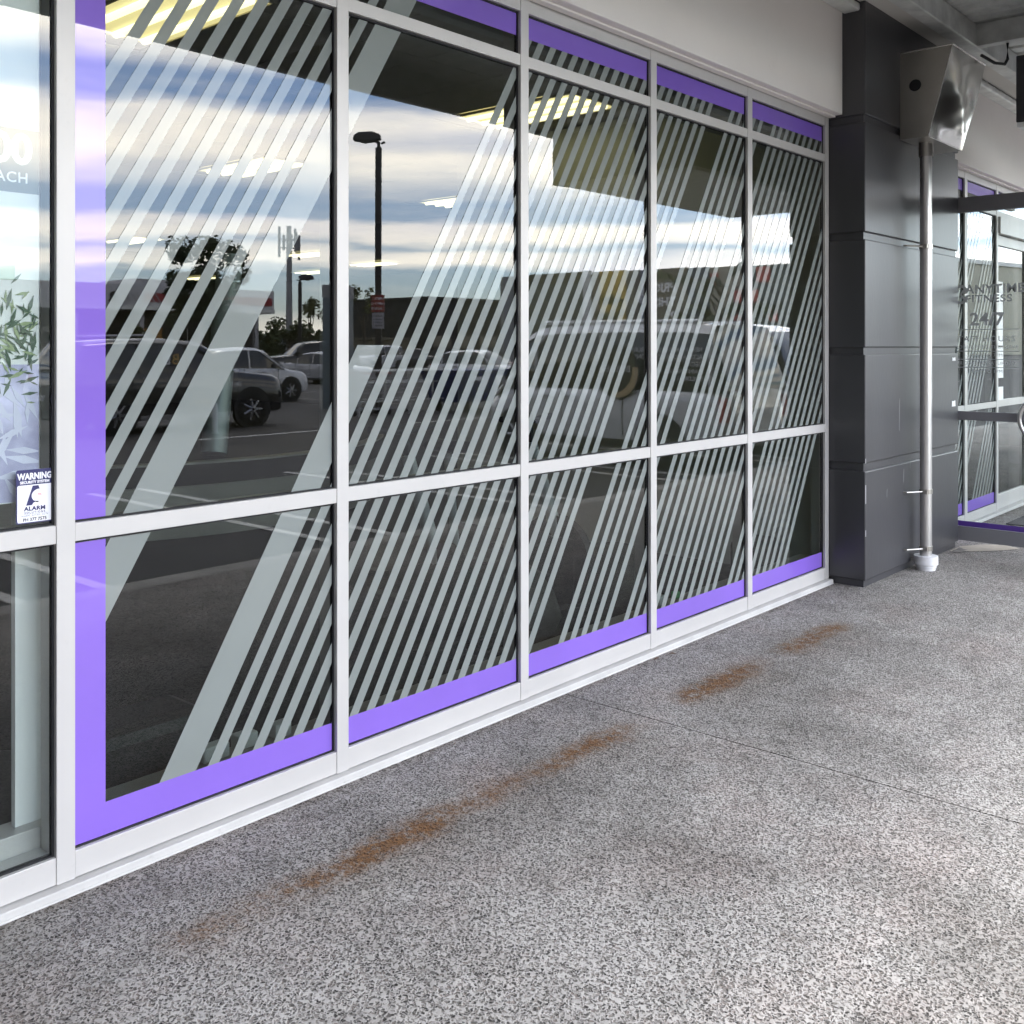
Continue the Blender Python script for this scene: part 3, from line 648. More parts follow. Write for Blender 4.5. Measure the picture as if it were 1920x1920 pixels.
def rrect(x0, x1, z0, z1, r):
    out = []
    for cx, cz, a0 in ((x1 - r, z1 - r, 0), (x0 + r, z1 - r, 90), (x0 + r, z0 + r, 180), (x1 - r, z0 + r, 270)):
        out += [(cx + r * cos(R(a0 + k * 18)), cz + r * sin(R(a0 + k * 18))) for k in range(6)]
    return out
al = thing('alarm_sticker', 'blue and white alarm warning sticker on the left window', 'sticker', (1.276, GY, 1.06))
ax0, ax1, az0, az1 = 1.226, 1.330, 1.058, 1.2075
ax1 = 1.3285
aw_ = ax1 - ax0
def sy_(k): return GY - .0010 - .0003 * k
P(MB().prism(rrect(ax0, ax1, az0, az1, .006), sy_(0), GY - .0003).build('backing', M_navy, al))
P(MB().prism(rrect(ax0 + .003, ax1 - .003, az0 + .003, az0 + .107, .005), sy_(1), sy_(0) - .0001).build('panel', M_print_w, al))
cxm = (ax0 + ax1) / 2
def at_(body, z, size, m_, bold=0, sp=1.0, wx=1.0): P(text('lettering', body, size, m_, al, frame((cxm, sy_(2), z), (1, 0, 0), (0, 0, 1)), bold, .0001, 'CENTER', sp, wx))
at_('WARNING', az0 + .1225, .0245, M_print_w, .0011, 1.0, .80); at_('SECURITY SYSTEM', az0 + .1110, .0098, M_print_w, .0005, 1.05, .98)
at_('ALARM', az0 + .0355, .0155, M_navy, .0006, 1.05, 1.15); at_('SOLUTIONS', az0 + .0272, .0078, M_navy, .0002, 1.5); at_('ALARMS  ACCESS  CCTV', az0 + .0195, .0058, M_navy, 0, 1.2); at_('PH 377 7575', az0 + .0062, .0125, M_black, .0003, 1.0)
P(bx('rule', M_navy, al, cxm - .030, cxm + .036, sy_(2) - .0001, sy_(2) + .0002, az0 + .0252, az0 + .0256))
bz = az0 + .050
em = [(cxm - .024, bz), (cxm - .006, bz + .054), (cxm + .010, bz + .054), (cxm + .0135, bz + .044)] + [(cxm + .012 + .021 * cos(R(t)), bz + .0255 + .0185 * sin(R(t))) for t in range(100, 245, 12)] + [(cxm - .0045, bz + .006), (cxm - .008, bz)]
P(MB().prism(em, sy_(2) - .0001, sy_(2) + .0002).build('emblem', M_navy, al, fix=True))
P(MB().prism([(cxm - .002, bz + .012), (cxm + .004, bz + .007), (cxm + .010, bz + .0065), (cxm + .0105, bz + .010), (cxm + .005, bz + .0105)], sy_(2) - .0001, sy_(2) + .0002).build('emblem_tail', M_black, al, fix=True))
P(MB().prism([(cxm + .007, bz + .028), (cxm + .0085, bz + .031), (cxm + .017, bz + .030), (cxm + .0195, bz + .0265)], sy_(2) - .0001, sy_(2) + .0002).build('emblem_mark', M_pink, al, fix=True))
wb = MB().prism(rrect(1.278, 1.352, .055, 3.2, .012), .150, .175).build('white_board', M_white, None); tag(wb, 'tall narrow white board standing inside the left window below the poster', 'board')

# ------------------------------------------------------------------ gym things behind the glass
rc = thing('reception_counter', 'curved black counter with brushed silver band behind the purple edged window', 'counter', (2.55, 2.0, .02))
def arc_wall(r0, r1, z0, z1, a0, a1, n=28, cx=2.55, cy=2.05, flare=0.0):
    b = MB(); rg = []
    for i in range(n + 1):
        a = R(a0 + (a1 - a0) * i / n); c_, s_ = cos(a), sin(a)
        rg.append([(cx + r0 * c_, cy + r0 * s_, z0), (cx + (r1 - flare) * c_, cy + (r1 - flare) * s_, z0), (cx + r1 * c_, cy + r1 * s_, z1), (cx + r0 * c_, cy + r0 * s_, z1)])
    b.rings(rg); return b
M_cnt = mat('counter_black', (.006, .006, .006), .55, spec=.2); M_band = mat('brushed_band', (.40, .385, .36), .34, .7, .05, 40, .05, 260, stretch=(1, 1, 12))
P(arc_wall(.9, 1.28, .02, .79, 195, 325).build('body', M_cnt, rc, True, fix=True))
P(arc_wall(.9, 1.33, .795, 1.00, 236, 325).build('silver_band', M_band, rc, True, fix=True)); P(arc_wall(.9, 1.30, .795, 1.00, 195, 235.4).build('end_band', M_band, rc, True, fix=True))
P(arc_wall(.84, 1.36, 1.005, 1.085, 195, 325).build('counter_top', M_cnt, rc, True, fix=True)); P(arc_wall(1.30, 1.364, 1.086, 1.094, 195, 325).build('edge_trim', M_band, rc, True, fix=True))
tb = MB().tube([(2.44, .95, 1.096), (2.62, 1.10, 1.95)], .055, 22); tag(tb.build('rolled_banner', mat('banner_tube', (.55, .58, .60), .3, .2), None, True), 'pale rolled banner standing on the curved black counter', 'banner')
bb = MB().box(1.60, 2.05, .34, .62, .02, .27); tag(bb.build('floor_box', mat('dark_plastic', (.012, .013, .012), .45), bevel=.05), 'low black box with small white label on the gym floor by the glass', 'box')
def bike(name, x, lab):
    t_ = thing('exercise_bike', lab, 'exercise bike', (x, .85, .02), 0, 'exercise bikes facing the window')
    wt = mat('bike_white', (.72, .74, .78), .35)
    MB().tube([(0, -.02, .43), (-.10, .10, .98)], [.038, .034], 16).build('handle_post', wt, t_, True)
    MB().tube([(-.10, .10, .98), (-.11, .11, 1.10)], .022, 12).tube([(-.33, .13, 1.12), (-.11, .10, 1.10), (.12, .13, 1.12)], .018, 10).build('handlebar', M_black, t_, True)
    MB().tube([(-.03, .0, .30), (.03, .0, .30)], .26, 28).build('flywheel', M_black, t_, True)
    MB().box(-.05, .05, -.02, .95, .10, .22).box(-.26, .26, -.20, -.10, 0, .07).box(-.26, .26, .90, 1.0, 0, .07).box(-.04, .04, -.16, .05, .05, .44).build('base_frame', M_black, t_, bevel=.01)
    MB().tube([(0, .80, .2), (0, .88, .88)], .028, 12).build('seat_post', wt, t_, True)
    MB().rings([[(w * cos(a), y, .90 + .04 * sin(a)) for a in [k * 2 * pi / 10 for k in range(10)]] for y, w in ((.68, .03), (.78, .05), (.92, .11), (1.0, .10))]).build('saddle', M_black, t_, True)
    for s_ in (1, -1): MB().box(s_ * .05 - .03 + s_ * .06, s_ * .05 + .03 + s_ * .06, .40 + s_ * .14, .52 + s_ * .14, .24 - s_ * .10, .27 - s_ * .10).build('pedal', M_black, t_)
bike('a', 3.66, 'black exercise bike with white post behind the second striped window')
bike('b', 4.63, 'black exercise bike with white post behind the third striped window')
bg_ = MB().rings([[(5.10 + rx * cos(a), .80 + ry * sin(a), z) for a in [k * 2 * pi / 18 for k in range(18)]] for z, rx, ry in ((.02, .30, .22), (.08, .34, .26), (.20, .33, .25), (.30, .26, .18), (.34, .12, .08))])
tag(bg_.build('gym_bag', mat('bag_brown', (.085, .075, .062), .8, 0, .2, 8), None, True), 'brown slumped bag on the gym floor behind the fourth window', 'bag')
bg2 = MB().rings([[(4.05 + rx * cos(a), .72 + ry * sin(a), z) for a in [k * 2 * pi / 18 for k in range(18)]] for z, rx, ry in ((.02, .34, .20), (.10, .37, .24), (.24, .30, .22), (.36, .20, .14), (.42, .06, .05))])
tag(bg2.build('folded_mat', mat('mat_grey', (.075, .070, .062), .8, 0, .2, 8), None, True), 'grey brown folded mat on the gym floor behind the third window', 'mat')
tag(MB().box(5.93, 6.25, .24, .46, .02, .30).build('black_case', M_black, bevel=.04), 'small black case inside the last window by the pillar', 'case')
cbm = MB()
for k in range(9):
    cx, cy, rr = 3.66 + random.uniform(-.1, .15), .36 + random.uniform(-.05, .05), random.uniform(.08, .17)
    cbm.tube([(cx + rr * cos(t) * 1.2, cy + rr * .5 * sin(t), .03 + .018 * k + .01 * sin(3 * t)) for t in [i * 2 * pi / 18 for i in range(17)]], .006, 5)
o = cbm.build('cable_coil', M_black, None, True); tag(o, 'tangle of black cables on the floor behind the third window', 'cable', kind='stuff')
for i, (x, y, z, w, lab) in enumerate(((1.93, .15, .166, .05, 'white plug adapter on the inner sill, leftmost of three'), (2.06, .16, .166, .04, 'white plug adapter on the inner sill, middle of three'), (2.20, .15, .166, .035, 'small white plug adapter on the inner sill, rightmost of three'), (3.46, .16, .166, .03, 'white plug adapter on the inner sill behind the third window'), (4.66, .16, .166, .03, 'white plug adapter on the inner sill behind the fourth window'))):
    tag(MB().box(x - w, x + w, y - .02, y + .03, z, z + .05).build('plug_adapter', M_plastic_w, bevel=.006), lab, 'plug', 'white plug adapters on the inner sill')
tag(MB().box(4.80, 4.85, .145, .18, .166, .21).build('green_cloth', mat('green_cloth', (.10, .42, .16), .8), bevel=.01), 'green scrap of cloth on the inner sill behind the fourth window', 'cloth')

# ------------------------------------------------------------------ vehicles in the car park
def paint(name, col, rough=.16): return mat(name, col, rough, 0.0, .04, 2, coat=1.0)
def lerp(a, b, t): return a + (b - a) * t
def interp(tab, x):
    for (xa, va), (xb, vb) in zip(tab[:-1], tab[1:]):
        if xa <= x <= xb: return lerp(va, vb, (x - xa) / (xb - xa) if xb > xa else 0)
    return tab[-1][1] if x > tab[-1][0] else tab[0][1]
SHAPES = {  # fractions of length measured from the nose: bonnet line, roof line, wheel centres
 'suv':   dict(belt=[(0, .40), (.02, .52), (.06, .585), (.24, .64), (.30, .655), (.96, .66), (.985, .60), (1, .36)], roof=[(.27, .66), (.36, .90), (.42, .975), (.55, 1), (.78, .99), (.90, .965), (.965, .70)], w=(.185, .785)),
 'hatch': dict(belt=[(0, .36), (.02, .47), (.07, .535), (.22, .60), (.30, .63), (.95, .66), (.985, .58), (1, .34)], roof=[(.24, .63), (.38, .93), (.46, .99), (.56, 1), (.74, .97), (.86, .90), (.96, .68)], w=(.19, .79)),
 'sedan': dict(belt=[(0, .36), (.02, .46), (.07, .53), (.26, .60), (.32, .635), (.78, .655), (.93, .64), (.985, .58), (1, .34)], roof=[(.28, .635), (.40, .94), (.47, .995), (.56, 1), (.66, .96), (.80, .66)], w=(.185, .79)),
 'van':   dict(belt=[(0, .30), (.015, .40), (.05, .47), (.10, .52), (.14, .545), (.97, .555), (.99, .54), (1, .28)], roof=[(.06, .50), (.17, .86), (.21, .95), (.27, .985), (.5, 1), (.85, .995), (.955, .97), (.985, .60)], w=(.17, .76)),
}
def car(name, label, cat, loc, rz, L, W, H, shape, pm_, group=None, sides_glass=True, detail=True):
    sh = SHAPES[shape]; t_ = thing(name, label, cat, (loc[0], loc[1], -.10), rz, group)
    hw = W / 2; wr = H * .205 if shape != 'van' else H * .17
    xo = L / 2            # nose at +L/2
    def X(f): return xo - f * L
    body = MB(); rg = []
    fr = [0, .008, .02, .04, .07, .11, .16, .22, .28, .34, .42, .5, .58, .66, .74, .80, .86, .91, .95, .975, .99, 1]
    for f in fr:
        b = interp(sh['belt'], f) * H; e = min(f, 1 - f); tap = 1 - .22 * max(0, 1 - e / .05) ** 2 - .05 * max(0, 1 - e / .2)
        w = hw * tap; zl = H * (.15 + .05 * max(0, 1 - e / .03)); zm = lerp(zl, b, .45)
        half = [(w * .80, zl), (w * .97, zl + .05), (w, zm), (w * .985, lerp(zm, b, .65)), (w * .93, b - .035), (w * .86, b), (w * .45, b + .018)]
        rg.append([(X(f), y, z) for y, z in half] + [(X(f), -y, z) for y, z in half[::-1]])
    body.rings(rg); body.build('body', pm_, t_, True, fix=True)
    # cabin: glass all round, painted roof skin and pillars on top
    rf = sh['roof']; f0, f1 = rf[0][0], rf[-1][0]; n = 20; rg = []; top = []
    for i in range(n + 1):
        f = lerp(f0, f1, i / n); z = interp(rf, f) * H; b = interp(sh['belt'], f) * H - .03; b = min(b, z - .004); k = max(0, (z - b) / (H * .36)); k = min(k, 1)
        bw = hw * .925; tw = lerp(bw, hw * (.80 if shape != 'van' else .88), k)
        rg.append([(X(f), bw, b), (X(f), lerp(bw, tw, .9), lerp(b, z, .86)), (X(f), tw * .90, z - .01), (X(f), tw * .45, z + .012 * k), (X(f), -tw * .45, z + .012 * k), (X(f), -tw * .90, z - .01), (X(f), -lerp(bw, tw, .9), lerp(b, z, .86)), (X(f), -bw, b)])
        if z > H * (.93 if shape != 'van' else .90): top.append([(x, y * 1.012, zz + .006) for x, y, zz in rg[-1][1:7]])
    MB().rings(rg).build('cabin_glass', M_carglass, t_, True, fix=True)
    m_ = MB().rings(top, close=False, cap=False); ro = m_.build('roof', pm_, t_, True)
    pl = MB()
    ks = {'suv': (.0, .30, .60, .83, 1), 'hatch': (.0, .42, .80, 1), 'sedan': (.0, .45, .86, 1), 'van': (.0, .24, .52, .985, 1)}[shape]
    for q in ks[:-1]:
        i = int(q * n); a_, b_ = (rg[i], rg[min(n, i + 1)]) if q else (rg[0], rg[1])
        for s_ in (0, 1):
            for r0 in range(n if q == 0 else 1):
                pass
            p0 = Vector(a_[0] if not s_ else a_[7]); p1 = Vector(a_[1] if not s_ else a_[6])
            if q == 0: p0 = Vector(rg[0][0] if not s_ else rg[0][7]); p1 = Vector(rg[int(.26 * n)][1] if not s_ else rg[int(.26 * n)][6])
            out = Vector((0, .008 if not s_ else -.008, 0)); wdt = .035 if q else .03
            pl.tube([p0 + out, p1 + out], wdt, 6)
    pl.build('window_pillar', pm_, t_)
    arch = MB(); cut = MB()
    for f in sh['w']:
        for s_ in (1, -1):
            xw, yw = X(f), s_ * (hw - .10)
            arch.tube([(xw, s_ * (hw * .90), wr + .02), (xw, s_ * (hw + .003), wr + .02)], wr * 1.20, 26)
    arch.build('wheel_arch', M_black, t_)
    for f in sh['w']:
        for s_ in (1, -1):
            xw, yw = X(f), s_ * (hw - .085)
            wb_ = MB(); pr = [(.62, -.095), (.90, -.10), (1, -.075), (1, .075), (.90, .10), (.62, .095)]
            wb_.rings([[(xw + wr * r_ * cos(a), yw + y_, wr + wr * r_ * sin(a)) for r_, y_ in pr] for a in [k * 2 * pi / 28 for k in range(29)]], cap=False)
            wo_ = wb_.build('wheel', M_tyre, t_, True, fix=True)
            rm = MB(); yf = yw + s_ * .088
            rm.tube([(xw, yf - s_ * .03, wr), (xw, yf - s_ * .02, wr)], wr * .63, 24)
            for k in range(7):
                a = k * 2 * pi / 7; c_, q_ = cos(a), sin(a)
                rm.tube([(xw + c_ * wr * .08, yf, wr + q_ * wr * .08), (xw + c_ * wr * .62, yf - s_ * .005, wr + q_ * wr * .62)], [wr * .10, wr * .065], 5)
            rm.build('rim', M_rim, wo_)
    for s_ in (1, -1):
        zb = interp(sh['belt'], .03) * H
        MB().rings([[(X(.012 + .055 * u), s_ * (hw * lerp(.60, .93, u)), zb - .055 + v) for v in (-.055, .045)] + [(X(.03 + .055 * u), s_ * (hw * lerp(.50, .80, u)), zb - .055 + v) for v in (.035, -.045)] for u in (0, .3, .7, 1)]).build('headlight', M_headl, t_, True, fix=True)
        zb = interp(sh['belt'], .96) * H
        if shape == 'van': MB().box(X(.992), X(.97), s_ * hw * .80, s_ * hw * .955, zb - .42, zb - .10).build('taillight', M_red, t_, bevel=.01)
        else: MB().rings([[(X(1 - .008 - .05 * u), s_ * (hw * lerp(.55, .95, u)), zb - .10 + v) for v in (-.07, .06)] + [(X(1 - .03 - .05 * u), s_ * (hw * lerp(.50, .82, u)), zb - .10 + v) for v in (.05, -.06)] for u in (0, .4, .8, 1)]).build('taillight', M_red, t_, True, fix=True)
        fm_ = interp(rf, f0) ; xm = X(f0 + .055); zm_ = interp(sh['belt'], f0 + .05) * H + .05
        MB().rings([[(xm + .05 * a, s_ * (hw + .02 + .16 * u), zm_ + .06 + b) for a, b in ((-1, -.06), (1, -.07), (1, .06), (-1, .07))] for u in (.1, .9)]).build('mirror', pm_, t_, True, bevel=.015)
        for f in ((.42, .66) if shape not in ('van',) else (.30, .40)):
            zz = interp(sh['belt'], f) * H - .14
            MB().tube([(X(f) - .10, s_ * (hw + .004), zz), (X(f) + .0, s_ * (hw + .022), zz + .006), (X(f) + .10, s_ * (hw + .004), zz)], .013, 8).build('door_handle', M_rim, t_, True)
        dl = MB()
        for f in {'suv': (.325, .53, .72), 'hatch': (.30, .58), 'sedan': (.34, .54, .74), 'van': (.20, .37, .62)}[shape]:
            zt = interp(sh['belt'], f) * H - .04; dl.box(X(f) - .004, X(f) + .004, s_ * hw * .97, s_ * (hw + .002), H * .22, zt)
        dl.build('door_gap', M_black, t_)
    MB().box(X(1.0) - .006, X(.994), -.26, .26, H * .36, H * .36 + .11).build('number_plate', M_plastic_w, t_); MB().box(X(.004), X(0) + .008, -.26, .26, H * .24, H * .24 + .11).build('number_plate', M_plastic_w, t_)
    MB().box(X(.012), X(.0) + .004, -hw * .45, hw * .45, H * .36, H * .47).build('grille', M_black, t_, bevel=.01)
    sk = MB()
    for s_ in (1, -1): sk.box(X(sh['w'][1]) + wr * 1.3, X(sh['w'][0]) - wr * 1.3, s_ * hw * .90, s_ * (hw + .004), H * .135, H * .19)
    sk.build('sill_trim', M_rim if 'suv' in shape else M_black, t_)
    return t_
P_blk = paint('black_paint', (.010, .010, .011)); P_wht = paint('white_paint', (.72, .73, .74)); P_van = paint('van_silver_white', (.80, .81, .82), .22)
P_slv = paint('silver_paint', (.42, .43, .45)); P_gry = paint('grey_paint', (.07, .075, .085)); P_red = paint('red_paint', (.28, .03, .03)); P_blu = paint('blue_paint', (.03, .06, .16))
M_gold = mat('gold_print', (.55, .36, .10), .4); M_wprint = M_print_w
suv = car('parked_suv', 'black tradesman four wheel drive with gold BB letters, parked side on, nearest the bollard', 'car', (10.85, -16.0), 0, 4.9, 1.86, 1.79, 'suv', P_blk)
# its lettering stands on the near side, which faces the shops (+y): read from there, right is -x
text('lettering', 'B', .30, M_gold, suv, frame((-.10, .905, 1.30), (-1, 0, 0), (0, 0, 1)), .004, .001); text('lettering', 'B', .30, M_wprint, suv, frame((-.29, .905, 1.30), (-1, 0, 0), (0, 0, 1)), .004, .001)
text('lettering', 'www.', .20, M_gold, suv, frame((.60, .945, .52), (-1, 0, 0), (0, 0, 1)), .002, .001)
for s_ in (1, -1): MB().tube([(1.9 - 2.6, s_ * .66, 1.83), (-.6, s_ * .66, 1.86), (-1.9, s_ * .66, 1.84)], .02, 8).build('roof_rail', M_rim, suv, True)
MB().box(1.02, 1.28, .925, .936, .83, .93).build('side_vent', M_rim, suv, bevel=.004)
car('parked_car', 'white hatchback partly hidden behind the black BB four wheel drive', 'car', (17.6, -23.4), 0, 4.2, 1.75, 1.62, 'hatch', P_wht, 'cars in the car park')
car('parked_suv', 'black people mover seen from behind with one red tail lamp by the cart bay', 'car', (32.0, -38.6), R(200), 4.9, 1.9, 1.9, 'suv', P_blk, 'cars in the car park')
car('parked_car', 'silver low car in front of the black people mover', 'car', (28.9, -33.4), R(80), 4.4, 1.76, 1.40, 'sedan', P_slv, 'cars in the car park')
car('parked_car', 'white station car with red tail lamp behind the tall lamp post', 'car', (44.6, -48.0), R(168), 4.7, 1.8, 1.72, 'suv', P_wht, 'cars in the car park')
for i, (x, y, rz, sh_, p_, lab) in enumerate(((58.5, -58.5, 60, 'sedan', P_gry, 'dark grey sedan in the middle row, left of its twin'), (63.5, -60.5, 62, 'hatch', P_blk, 'black hatchback in the middle row under the shade sail'), (69, -60, 62, 'sedan', P_gry, 'grey sedan at the right end of the middle row'),
     (31.2, -26.2, 75, 'hatch', P_wht, 'white hatchback with red panels of light in front of the grey shop wing'), (34.0, -24.8, 75, 'sedan', P_red, 'dark red sedan parked next to the white hatchback by the shop wing'), (37.2, -23.6, 75, 'hatch', P_slv, 'silver hatchback at the far side of the dark red sedan'),
     (22.5, -13.4, 95, 'hatch', P_blu, 'blue black hatchback parked beside the white van, nose to the shops'))):
    car('parked_car', lab, 'car', (x, y), R(rz), 4.3, 1.76, 1.5, sh_, p_, 'cars in the car park')
van = car('work_van', 'silver white builders van with round gold and black logo, tail to the kerb', 'van', (12.50, -5.75), R(-90), 4.25, 1.80, 1.97, 'van', P_van)
# side facing -x in the world is the van's right-hand (-y local) side; text there reads towards +x local
vy = -.905
lg = MB().prism([(-.45 + .35 * cos(R(a)), 1.30 + .37 * sin(R(a))) for a in range(0, 360, 9)], vy - .006, vy - .002).build('logo_disc', M_black, van, fix=True)
sw = MB().prism([(-.45 + .33 * cos(R(a)), 1.30 + .35 * sin(R(a))) for a in range(170, 290, 8)] + [(-.405 + .285 * cos(R(a)), 1.345 + .325 * sin(R(a))) for a in range(285, 165, -10)], vy - .010, vy - .0065).build('logo_swoosh', mat('gold_tan', (.62, .46, .26), .5), van, fix=True)
text('lettering', 'BUILDERS', .125, M_wprint, van, frame((-.66, vy - .012, 1.30), (1, 0, 0), (0, 0, 1)), .001, .001)
for i, s_ in enumerate(('NEW HOMES DESIGN & BUILD', 'ALTERATIONS EXTENSIONS', 'DECKS', 'MAINTENANCE REPAIRS', 'BUILDING')):
    text('lettering', s_, .085, M_wprint, van, frame((-1.75, vy + .055, 1.58 - .095 * i), (1, 0, 0), (0, .12, 1)), .0005, .001)
MB().tube([(-1.6, -.70, 1.985), (1.0, -.70, 2.0)], .03, 8).tube([(-1.6, .70, 1.985), (1.0, .70, 2.0)], .03, 8).build('gutter', P_van, van, True)
car('work_van', 'second white van beyond the builders van, nose to the kerb', 'van', (15.2, -5.95), R(90), 4.4, 1.8, 2.02, 'van', P_wht)

# ------------------------------------------------------------------ car park furniture
def lamp_post(name, x, y, h, rz, lab, sc=1.0, grp='car park lamp posts'):
    t_ = thing(name, lab, 'lamp post', (x, y, -.1), rz, grp)
    q = MB().box(-.075 * sc, .075 * sc, -.075 * sc, .075 * sc, 0, h - .20); q.build('post', M_post, t_, bevel=.012)
    MB().box(-.14 * sc, .14 * sc, -.14 * sc, .14 * sc, 0, .025).build('base_plate', M_post, t_)
    a = MB().tube([(0, 0, h - .22), (0, 0, h - .08), (-.12 * sc, 0, h)], .045 * sc, 8).tube([(.06, 0, h - .1), (.16 * sc, 0, h - .06)], .03 * sc, 6); a.build('bracket', M_post, t_)
    pr = [(-.62, -.02), (-.60, .10), (-.50, .17), (-.15, .19), (.04, .12), (.05, .03), (-.10, -.04), (-.35, -.07)]
    hd = MB().rings([[(px_ * sc, yy * sc * (1 if k in (0, 3) else 1), h + pz * sc * zf) for px_, pz in pr] for k, (yy, zf) in enumerate(((-.15, .75), (-.12, 1), (.12, 1), (.15, .75)))])
    hd.build('lamp_head', M_post, t_, True, fix=True)
    MB().rings([[(px_ * sc, yy * sc, h + pz * sc) for px_, pz in ((-.56, -.03), (-.36, -.078), (-.14, -.05), (-.14, -.04))] for yy in (-.10, .10)]).build('lens', mat('lamp_lens', (.12, .12, .12), .2), t_, fix=True)
    return t_
lp = lamp_post('lamp_post', 17.18, -16.6, 6.85, R(48.8), 'tall black car park lamp post carrying red and white parking signs')
for z0, z1, m_, w in ((2.10, 2.50, 'w', .15), (2.52, 2.95, 'r', .17)):
    for ax in (0, 1):
        mm = mat('sign_red', (.28, .045, .045), .5) if m_ == 'r' else mat('sign_white', (.42, .42, .46), .5)
        b_ = MB().box(-w, w, .078, .090, z0, z1) if ax == 0 else MB().box(-.090, -.078, -w, w, z0, z1)
        b_.build('parking_sign', mm, lp)
def rot_frame(x, y, z, deg): return frame((x, y, z), (-1, 0, 0), (0, 0, 1))
for i, s_ in enumerate(('LIMITED', 'PARKING', '2 HOURS')): text('lettering', s_, .082, M_wprint, lp, frame((0, .0915, 2.83 - .125 * i), (-1, 0, 0), (0, 0, 1)), .002, .0008, 'CENTER')
for i in range(4): MB().box(-.11, .11, .0905, .0925, 2.16 + .08 * i, 2.19 + .08 * i).build('text_line', mat('grey_print', (.16, .16, .2), .5), lp)
lamp_post('lamp_post', 40.0, -50, 5.95, R(228), 'middle distance lamp post between the young tree and the grey pylon', 1.4)
lamp_post('lamp_post', 85.9, -90, 7.3, R(228), 'far lamp post right of the tall sign post', 1.7)
py = thing('pylon_sign', 'slate grey pylon sign with paler cap beside the cart bay', 'sign', (17.85, -19.0, -.1), R(-25))
MB().box(-.62, .62, -.16, .16, 0, 2.95).build('panel', mat('slate_blue', (.10, .13, .165), .35, 0, .05, 2, coat=.3), py, bevel=.01); MB().box(-.64, .64, -.17, .17, 2.955, 3.30).build('cap', mat('pylon_cap', (.30, .30, .31), .5), py, bevel=.01)
pf = MB(); 
for a_ in ((-.34, .34, 1.55, 1.565), (-.34, .34, 2.55, 2.565), (-.34, -.325, 1.565, 2.55), (.325, .34, 1.565, 2.55)): pf.box(a_[0], a_[1], .161, .170, a_[2], a_[3])
pf.build('outline', M_print_w, py); text('lettering', 'Y?', .22, mat('grey_print', (.16, .16, .2), .5), py, frame((.10, .172, 3.02), (-1, 0, 0), (0, 0, 1)), .004, .001)
cb_ = thing('cart_bay', 'tubular steel trolley bay in the car park with three rails', 'cart bay', (17.4, -15.6, -.1))
for z in (.34, .78, 1.06):
    for yy in (-.9, .0): MB().tube([(-1.7, yy, z), (1.45, yy, z)], .024, 8).build('rail', M_galv, cb_, True)
for x in (-1.7, -.9, -.1, .7, 1.45):
    for yy in (-.9, .0): MB().tube([(x, yy, 0), (x, yy, 1.06)], .026, 8).build('post', M_galv, cb_, True)
hp = MB().tube([(-.45, 0, 0), (-.45, 0, .85), (-.40, 0, .95), (-.3, 0, .98), (.3, 0, .98), (.40, 0, .95), (.45, 0, .85), (.45, 0, 0)], .025, 8)
ho = hp.build('hoop_barrier', M_galv, None, True, loc=(19.35, -20.5, -.1)); tag(ho, 'grey steel hoop barrier beside the pylon sign', 'barrier')
bo = thing('bollard', 'small pale bollard standing in front of the black four wheel drive', 'bollard', (10.96, -14.2, -.1)); MB().tube([(0, 0, 0), (0, 0, .50), (0, 0, .58)], [.05, .05, .035], 14).build('post', M_plastic_w, bo, True); MB().tube([(0, 0, 0), (0, 0, .02)], .08, 14).build('base', M_galv, bo)
def trolley(x, y, rz, lab):
    t_ = thing('shopping_trolley', lab, 'trolley', (x, y, -.1), rz, 'shopping trolleys in the bay'); wi = mat('trolley_wire', (.45, .46, .47), .35, .6); b = MB()
    for z, e in ((.52, .30), (.70, .36), (.88, .42)):
        b.tube([(-e, -.24, z), (e, -.24, z), (e, .24, z), (-e, .24, z), (-e, -.24, z)], .007, 5)
    for k in range(7):
        u = -1 + k / 3
        for yy in (-.24, .24): b.tube([(.30 * u, yy, .52), (.42 * u, yy, .88)], .005, 4)
        if abs(u) < .9: b.tube([(.30 * u, -.24, .52), (.30 * u, .24, .52)], .005, 4)
    b.build('basket', wi, t_)
    MB().tube([(-.42, -.22, 1.0), (-.40, -.22, .5), (-.45, -.22, .13), (.40, -.22, .13)], .013, 6).tube([(-.42, .22, 1.0), (-.40, .22, .5), (-.45, .22, .13), (.40, .22, .13)], .013, 6).build('frame', wi, t_, True)
    MB().tube([(-.42, -.24, 1.0), (-.42, .24, 1.0)], .018, 8).build('handle', M_red, t_, True)
    for xx in (-.42, .38):
        for yy in (-.2, .2): MB().tube([(xx, yy - .015, .06), (xx, yy + .015, .06)], .06, 12).build('wheel', M_tyre, t_)
trolley(16.25, -16.0, .2, 'wire trolley parked at the left end of the bay'); trolley(16.75, -16.05, .15, 'wire trolley pushed in behind the leftmost one'); trolley(17.3, -16.0, .1, 'third wire trolley along the bay rails')
sk = thing('blue_skip', 'dark blue steel skip bin on small wheels at the end of the trolley bay', 'skip', (19.3, -15.6, -.1), R(-8))
M_skip = mat('skip_blue', (.012, .030, .16), .5, 0, .2, 3, dirt=.2)
MB().rings([[(-.78, -.55, .24), (.78, -.55, .24), (.78, .55, .24), (-.78, .55, .24)], [(-1.0, -.72, 1.02), (1.0, -.72, 1.02), (1.0, .72, 1.02), (-1.0, .72, 1.02)]]).build('tub', M_skip, sk, bevel=.02, fix=True)
MB().box(-1.04, 1.04, -.76, .76, 1.021, 1.06).build('lid', M_skip, sk, bevel=.01)
